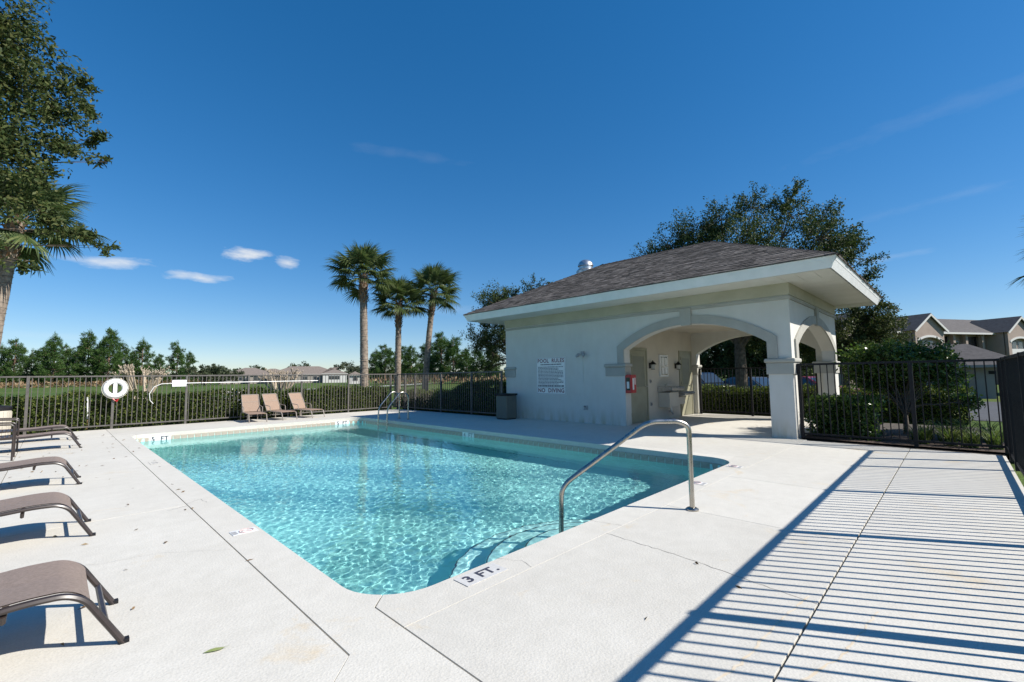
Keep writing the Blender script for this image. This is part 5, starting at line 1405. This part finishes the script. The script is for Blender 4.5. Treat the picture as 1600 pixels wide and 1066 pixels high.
# ================================================================== CARS
def car(label, x, y, rz, mat, suv=True):
    t = thing('parked_car', label, 'car', (x, y, terr(x, y) + .02), rz, 'cars parked beyond the back fence')
    h = 1.75 if suv else 1.45; L = 4.7; W = .92
    if suv: body = [(-2.35, .35), (-2.33, .80), (-2.25, 1.02), (-1.2, 1.10), (1.1, 1.12), (2.2, 1.06), (2.34, .8), (2.34, .35)]; cab = [(-1.15, 1.09), (-.45, h - .05), (-.1, h), (1.5, h), (1.9, h - .08), (2.2, 1.07)]
    else: body = [(-2.35, .30), (-2.33, .62), (-2.2, .78), (-1.0, .90), (1.3, .95), (2.2, .93), (2.33, .7), (2.33, .30)]; cab = [(-1.05, .89), (-.25, h - .04), (.1, h), (.9, h), (1.2, h - .06), (1.95, .94)]
    m = MB(); m.prism(body, 'y', -W, W); m.local('body', mat, t, smooth=True, bevel=.06)
    m = MB(); n = len(cab)
    A = [(p[0], -W + .06 + .16 * (p[1] - cab[0][1]) / (h - cab[0][1]), p[1]) for p in cab]; B = [(p[0], -p2[1], p[1]) for p, p2 in zip(cab, A)]
    m.ring_strip(A, B); m.poly(A); m.poly(B); m.local('cabin', mat, t, smooth=True)
    for s in (-1, 1):
        cs = [(cab[0][0] + .25, cab[0][1] + .03), (cab[1][0] + .12, h - .12), (.35, h - .10), (.35, cab[0][1] + .03)]
        ds = [(.42, cab[0][1] + .03), (.42, h - .10), (cab[-2][0] - .1, h - .15), (cab[-1][0] - .35, cab[0][1] + .05)]
        for q in (cs, ds):
            m = MB(); m.poly([(p[0], s * (W - .055 - .16 * (p[1] - cab[0][1]) / (h - cab[0][1])), p[1]) for p in q]); m.local('side_window', 'glass', t)
    m = MB(); (x0, z0), (x1, z1) = cab[0], cab[1]
    m.poly([(x0 + .02, -W + .16, z0 + .04), (x0 + .02, W - .16, z0 + .04), (x1 - .04, W - .28, z1 - .04), (x1 - .04, -W + .28, z1 - .04)]); m.v = [(p[0] - .012, p[1], p[2] + .012) for p in m.v]; m.local('windscreen', 'glass', t)
    for sx in (-1.45, 1.45):
        for s in (-1, 1):
            m = MB(); m.lathe([(.24, -.11), (.34, -.10), (.345, .10), (.24, .11)], 20); m.xform(Matrix.Translation((sx, s * (W - .08), .345)) @ Matrix.Rotation(PI/2, 4, 'X')); w = m.local('wheel', 'tyre', t, smooth=True)
            m = MB(); m.lathe([(.05, .0), (.21, .01), (.22, .03)], 14); m.xform(Matrix.Translation((sx, s * (W + .03), .345)) @ Matrix.Rotation(-s * PI/2, 4, 'X')); m.local('rim', 'galv', w, smooth=True)
    for s in (-1, 1):
        m = MB(); m.box(-2.36, -2.25, s * .72 - .17, s * .72 + .17, .72, .88); m.local('headlight', 'lamp_glass', t, bevel=.02)
        m = MB(); m.box(2.26, 2.352, s * .78 - .10, s * .78 + .10, .72, .98); m.local('tail_light', 'red', t, bevel=.02)
    return t
car('black parked car at the left of the back arch', 27.6, 11.2, rad(68), 'car_black')
car('grey parked car right of the oak trunk', 28.3, 8.3, rad(70), 'car_grey', False)
car('dark red parked car beside the right arch pier', 28.6, 5.6, rad(70), 'car_red', False)

# ================================================================== FAR BUILDINGS
def gable_house(name, label, cat, base, rz, L, W, hw, hr, wall, roof_m, windows=(), hip=True, group=None):
    """hip-roofed block: length L along local y, width W along local x; front wall at local x = -W/2"""
    t = thing(name, label, cat, base, rz, group)
    m = MB(); m.box(-W/2, W/2, -L/2, L/2, -.3, hw); m.local('wall', wall, t)
    e = .5; m = MB(); i = (W/2 + e) if hip else 0
    a, b_, c, d = (-W/2 - e, -L/2 - e, hw), (W/2 + e, -L/2 - e, hw), (W/2 + e, L/2 + e, hw), (-W/2 - e, L/2 + e, hw); p, q = (0, -L/2 - e + i, hr), (0, L/2 + e - i, hr)
    m.poly([a, d, q, p]); m.poly([b_, p, q, c]); m.poly([a, p, b_]); m.poly([d, c, q]); m.poly([a, b_, c, d])
    m.v = [(x, y, z + .004) for x, y, z in m.v]; rf = m.local('roof', roof_m, t)
    m = MB(); m.box(-W/2 - e - .02, -W/2 - e + .02, -L/2 - e, L/2 + e, hw - .18, hw + .003); m.local('fascia', 'white_wall', rf)
    for y0, y1, z0, z1 in windows:
        m = MB(); m.box(-W/2 - .06, -W/2 + .02, y0 - .08, y1 + .08, z0 - .08, z1 + .08); w = m.local('window', 'white_wall', t)
        m = MB(); m.box(-W/2 - .075, -W/2 - .062, y0, y1, z0, z1); m.local('pane', 'glass', w)
    return t
def place(px, D): 
    x, y = ray_pt(px, D); return (x, y, terr(x, y)), math.atan2(y, x)
for px, D, L, W, hw, hr, lab, wall, nwin in ((392, 122, 11, 9, 2.6, 4.7, 'leftmost low far house across the lawn', 'house_wall', 4), (428, 118, 9, 8, 2.5, 4.3, 'low far house behind the bare myrtle branches', 'house_wall', 3), (478, 116, 15, 9, 2.6, 4.9, 'wide low far house with a long brown roof', 'house_wall', 7), (524, 112, 5, 7, 2.7, 4.4, 'far house with a bright white end wall', 'white_wall', 1)):
    D, L, W, hw, hr = D * 1.9, L * 1.9, W * 1.9, hw * 1.45, hr * 1.5
    b0, rz = place(px, D)
    gable_house('far_house', lab, 'house', b0, rz, L, W, hw, hr, wall, 'house_roof', [(-L/2 + (k + .3) * L / nwin, -L/2 + (k + .75) * L / nwin, 1.4, 2.9) for k in range(nwin)], group='low houses on the far side of the lawn')
b0, rz = place(556, 150)
gable_house('far_shed', 'tiny white building beside the first palm trunk', 'house', b0, rz, 3.6, 4, 2.8, 3.9, 'white_wall', 'house_roof', [(-.7, .7, 1., 2.2)])
# garage block with hip roof
gz = terr(54, -1)
gar = thing('garage_block', 'low taupe garage block with hip roof across the road', 'building', (54.0, 1.45, gz))
m = MB(); m.box(-3.2, 3.2, -3.5, 4.4, -.2, 2.65); m.local('wall', 'garage_wall', gar)
m = MB(); e = .8
a, b_, c, d = (-3.2 - e, -4.4 - 1.1, 2.62), (3.2 + e, -4.4 - 1.1, 2.62), (3.2 + e, 4.4 + e, 2.62), (-3.2 - e, 4.4 + e, 2.62); p, q = (0, -2.2, 4.45), (0, 2.0, 4.45)
m.poly([a, d, q, p]); m.poly([b_, p, q, c]); m.poly([a, p, b_]); m.poly([d, c, q]); m.poly([a, b_, c, d]); rf = m.local('roof', 'apt_roof', gar)
m = MB(); m.box(-3.2 - e - .03, -3.2 - e + .02, -5.5, 5.2, 2.42, 2.615); m.local('fascia', 'garage_wall', rf)
m = MB(); m.box(-3.23, -3.19, -3.6, -3.2, 1.9, 2.15); m.local('wall_lamp', 'black', gar)
for y in (-1.2, 2.2):
    m = MB(); m.box(-3.24, -3.19, y - 1.2, y + 1.2, 0, 2.15); gd = m.local('garage_door', 'apt_wall2', gar)
    for z in (.54, 1.08, 1.62):
        m = MB(); m.box(-3.25, -3.241, y - 1.18, y + 1.18, z - .015, z + .015); m.local('panel_groove', 'garage_wall', gd)
gar2 = thing('garage_block', 'second garage block whose roof shows above the right corner fence', 'building', (62.0, -9.5, gz))
m = MB(); m.box(-3.2, 3.2, -4.4, 4.4, -.2, 2.65); m.local('wall', 'garage_wall', gar2)
m = MB(); a, b_, c, d = (-4, -5.2, 2.62), (4, -5.2, 2.62), (4, 5.2, 2.62), (-4, 5.2, 2.62); p, q = (0, -1.6, 4.6), (0, 1.6, 4.6)
m.poly([a, d, q, p]); m.poly([b_, p, q, c]); m.poly([a, p, b_]); m.poly([d, c, q]); m.poly([a, b_, c, d]); m.local('roof', 'apt_roof', gar2)
# two-storey apartment block with gabled bays
AX = 84.0
ap = thing('apartment_block', 'two storey tan apartment block with white trimmed gables', 'building', (85.3, 4.55, -.9), rad(60))
EZa, RZa = 7.9, 10.5
m = MB(); m.box(0, 9, -45, 18, -.2, EZa); m.local('wall', 'apt_wall', ap)
m = MB(); m.poly([(-1.2, -46, EZa - .2), (-1.2, 19, EZa - .2), (4.5, 16, RZa), (4.5, -43, RZa)]); m.poly([(10.2, -46, EZa - .2), (4.5, -43, RZa), (4.5, 16, RZa), (10.2, 19, EZa - .2)]); m.poly([(-1.2, -46, EZa - .2), (4.5, -43, RZa), (10.2, -46, EZa - .2)]); m.poly([(-1.2, 19, EZa - .2), (10.2, 19, EZa - .2), (4.5, 16, RZa)]); m.poly([(-1.2, -46, EZa - .2), (10.2, -46, EZa - .2), (10.2, 19, EZa - .2), (-1.2, 19, EZa - .2)])
rfa = m.local('roof', 'apt_roof', ap)
m = MB(); m.box(-1.26, -1.2, -46, 19, EZa - .45, EZa - .2); m.local('fascia', 'white_wall', rfa)
def bay(yc):
    hw_ = 2.75; x0 = -2.6; zt = EZa + .1; pk = 10.1
    m = MB(); o = arch_pts(yc - 2.1, yc + 2.1, 4.5, 6.4, .45, 12)
    m.prism([(yc - hw_, -.2), (yc + hw_, -.2), (yc + hw_, zt), (yc, pk - .3), (yc - hw_, zt)], 'x', x0 + .5, -.01); m.local('bay_wall', 'apt_wall2', ap)
    m = MB(); pts = [(yc - hw_, 4.3), ] + [(yc - hw_, zt), (yc, pk - .3), (yc + hw_, zt), (yc + hw_, 4.3)] + list(reversed(arch_pts(yc - 2.1, yc + 2.1, 4.3, 6.3, .5, 14)))
    m.prism(pts, 'x', x0, x0 + .35); m.local('bay_front', 'apt_wall2', ap)
    m = MB(); inn = arch_pts(yc - 2.1, yc + 2.1, 6.2, 6.3, .5, 14); ou = arch_pts(yc - 2.1, yc + 2.1, 6.2, 6.3, .5, 14, .28)
    for k in range(len(inn) - 1): m.prism([inn[k], inn[k+1], ou[k+1], ou[k]], 'x', x0 - .06, x0 + .02)
    m.local('arch_trim', 'white_wall', ap)
    m = MB(); m.poly([(x0 - .35, yc - hw_ - .5, zt - .30), (x0 - .35, yc, pk), (3.0, yc, pk), (3.0, yc - hw_ - .5, zt - .30)]); m.poly([(x0 - .35, yc + hw_ + .5, zt - .30), (3.0, yc + hw_ + .5, zt - .30), (3.0, yc, pk), (x0 - .35, yc, pk)]); m.local('bay_roof', 'apt_roof', ap)
    for s in (-1, 1):
        m = MB(); m.prism([(yc + s*(hw_ + .5), zt - .36), (yc, pk - .06), (yc, pk - .36), (yc + s*(hw_ + .28), zt - .56)], 'x', x0 - .37, x0 - .28); m.local('bargeboard', 'white_wall', ap)
    m = MB(); m.box(x0 + .1, x0 + .2, yc - 2.1, yc + 2.1, 4.3, 5.25); m.local('balcony_rail', 'white_wall', ap)
    for y0 in (-1.2, .2):
        m = MB(); m.box(x0 + .44, x0 + .499, yc + y0, yc + y0 + .95, 4.9, 6.3); w = m.local('window', 'white_wall', ap)
        m = MB(); m.box(x0 + .41, x0 + .438, yc + y0 + .07, yc + y0 + .88, 4.97, 6.23); m.local('pane', 'glass', w)
for yc in (0.0, -18.7, 12.6, -37.4): bay(yc)
for yc in (-6.3, -12.4, 6.3, -25.0, -31.0):
    m = MB(); m.box(-.02, .0, yc - 1.5, yc + 1.5, 4.3, 7.2); m.v = [(p[0] - .02, p[1], p[2]) for p in m.v]; m.local('breezeway_shade', 'car_black', ap)  # black sheet on the wall, painted shade of an open passage
    for s in (-1.75, 1.75):
        m = MB(); m.box(-.7, -.3, yc + s - .22, yc + s + .22, -.2, EZa - .4); m.local('column', 'apt_wall2', ap)
    for s in (-2.9, 2.5):
        m = MB(); m.box(-.05, -.005, yc + s - .05, yc + s + .85, 4.9, 6.5); w = m.local('window', 'white_wall', ap)
        m = MB(); m.box(-.075, -.055, yc + s + .02, yc + s + .78, 4.97, 6.43); m.local('pane', 'glass', w)
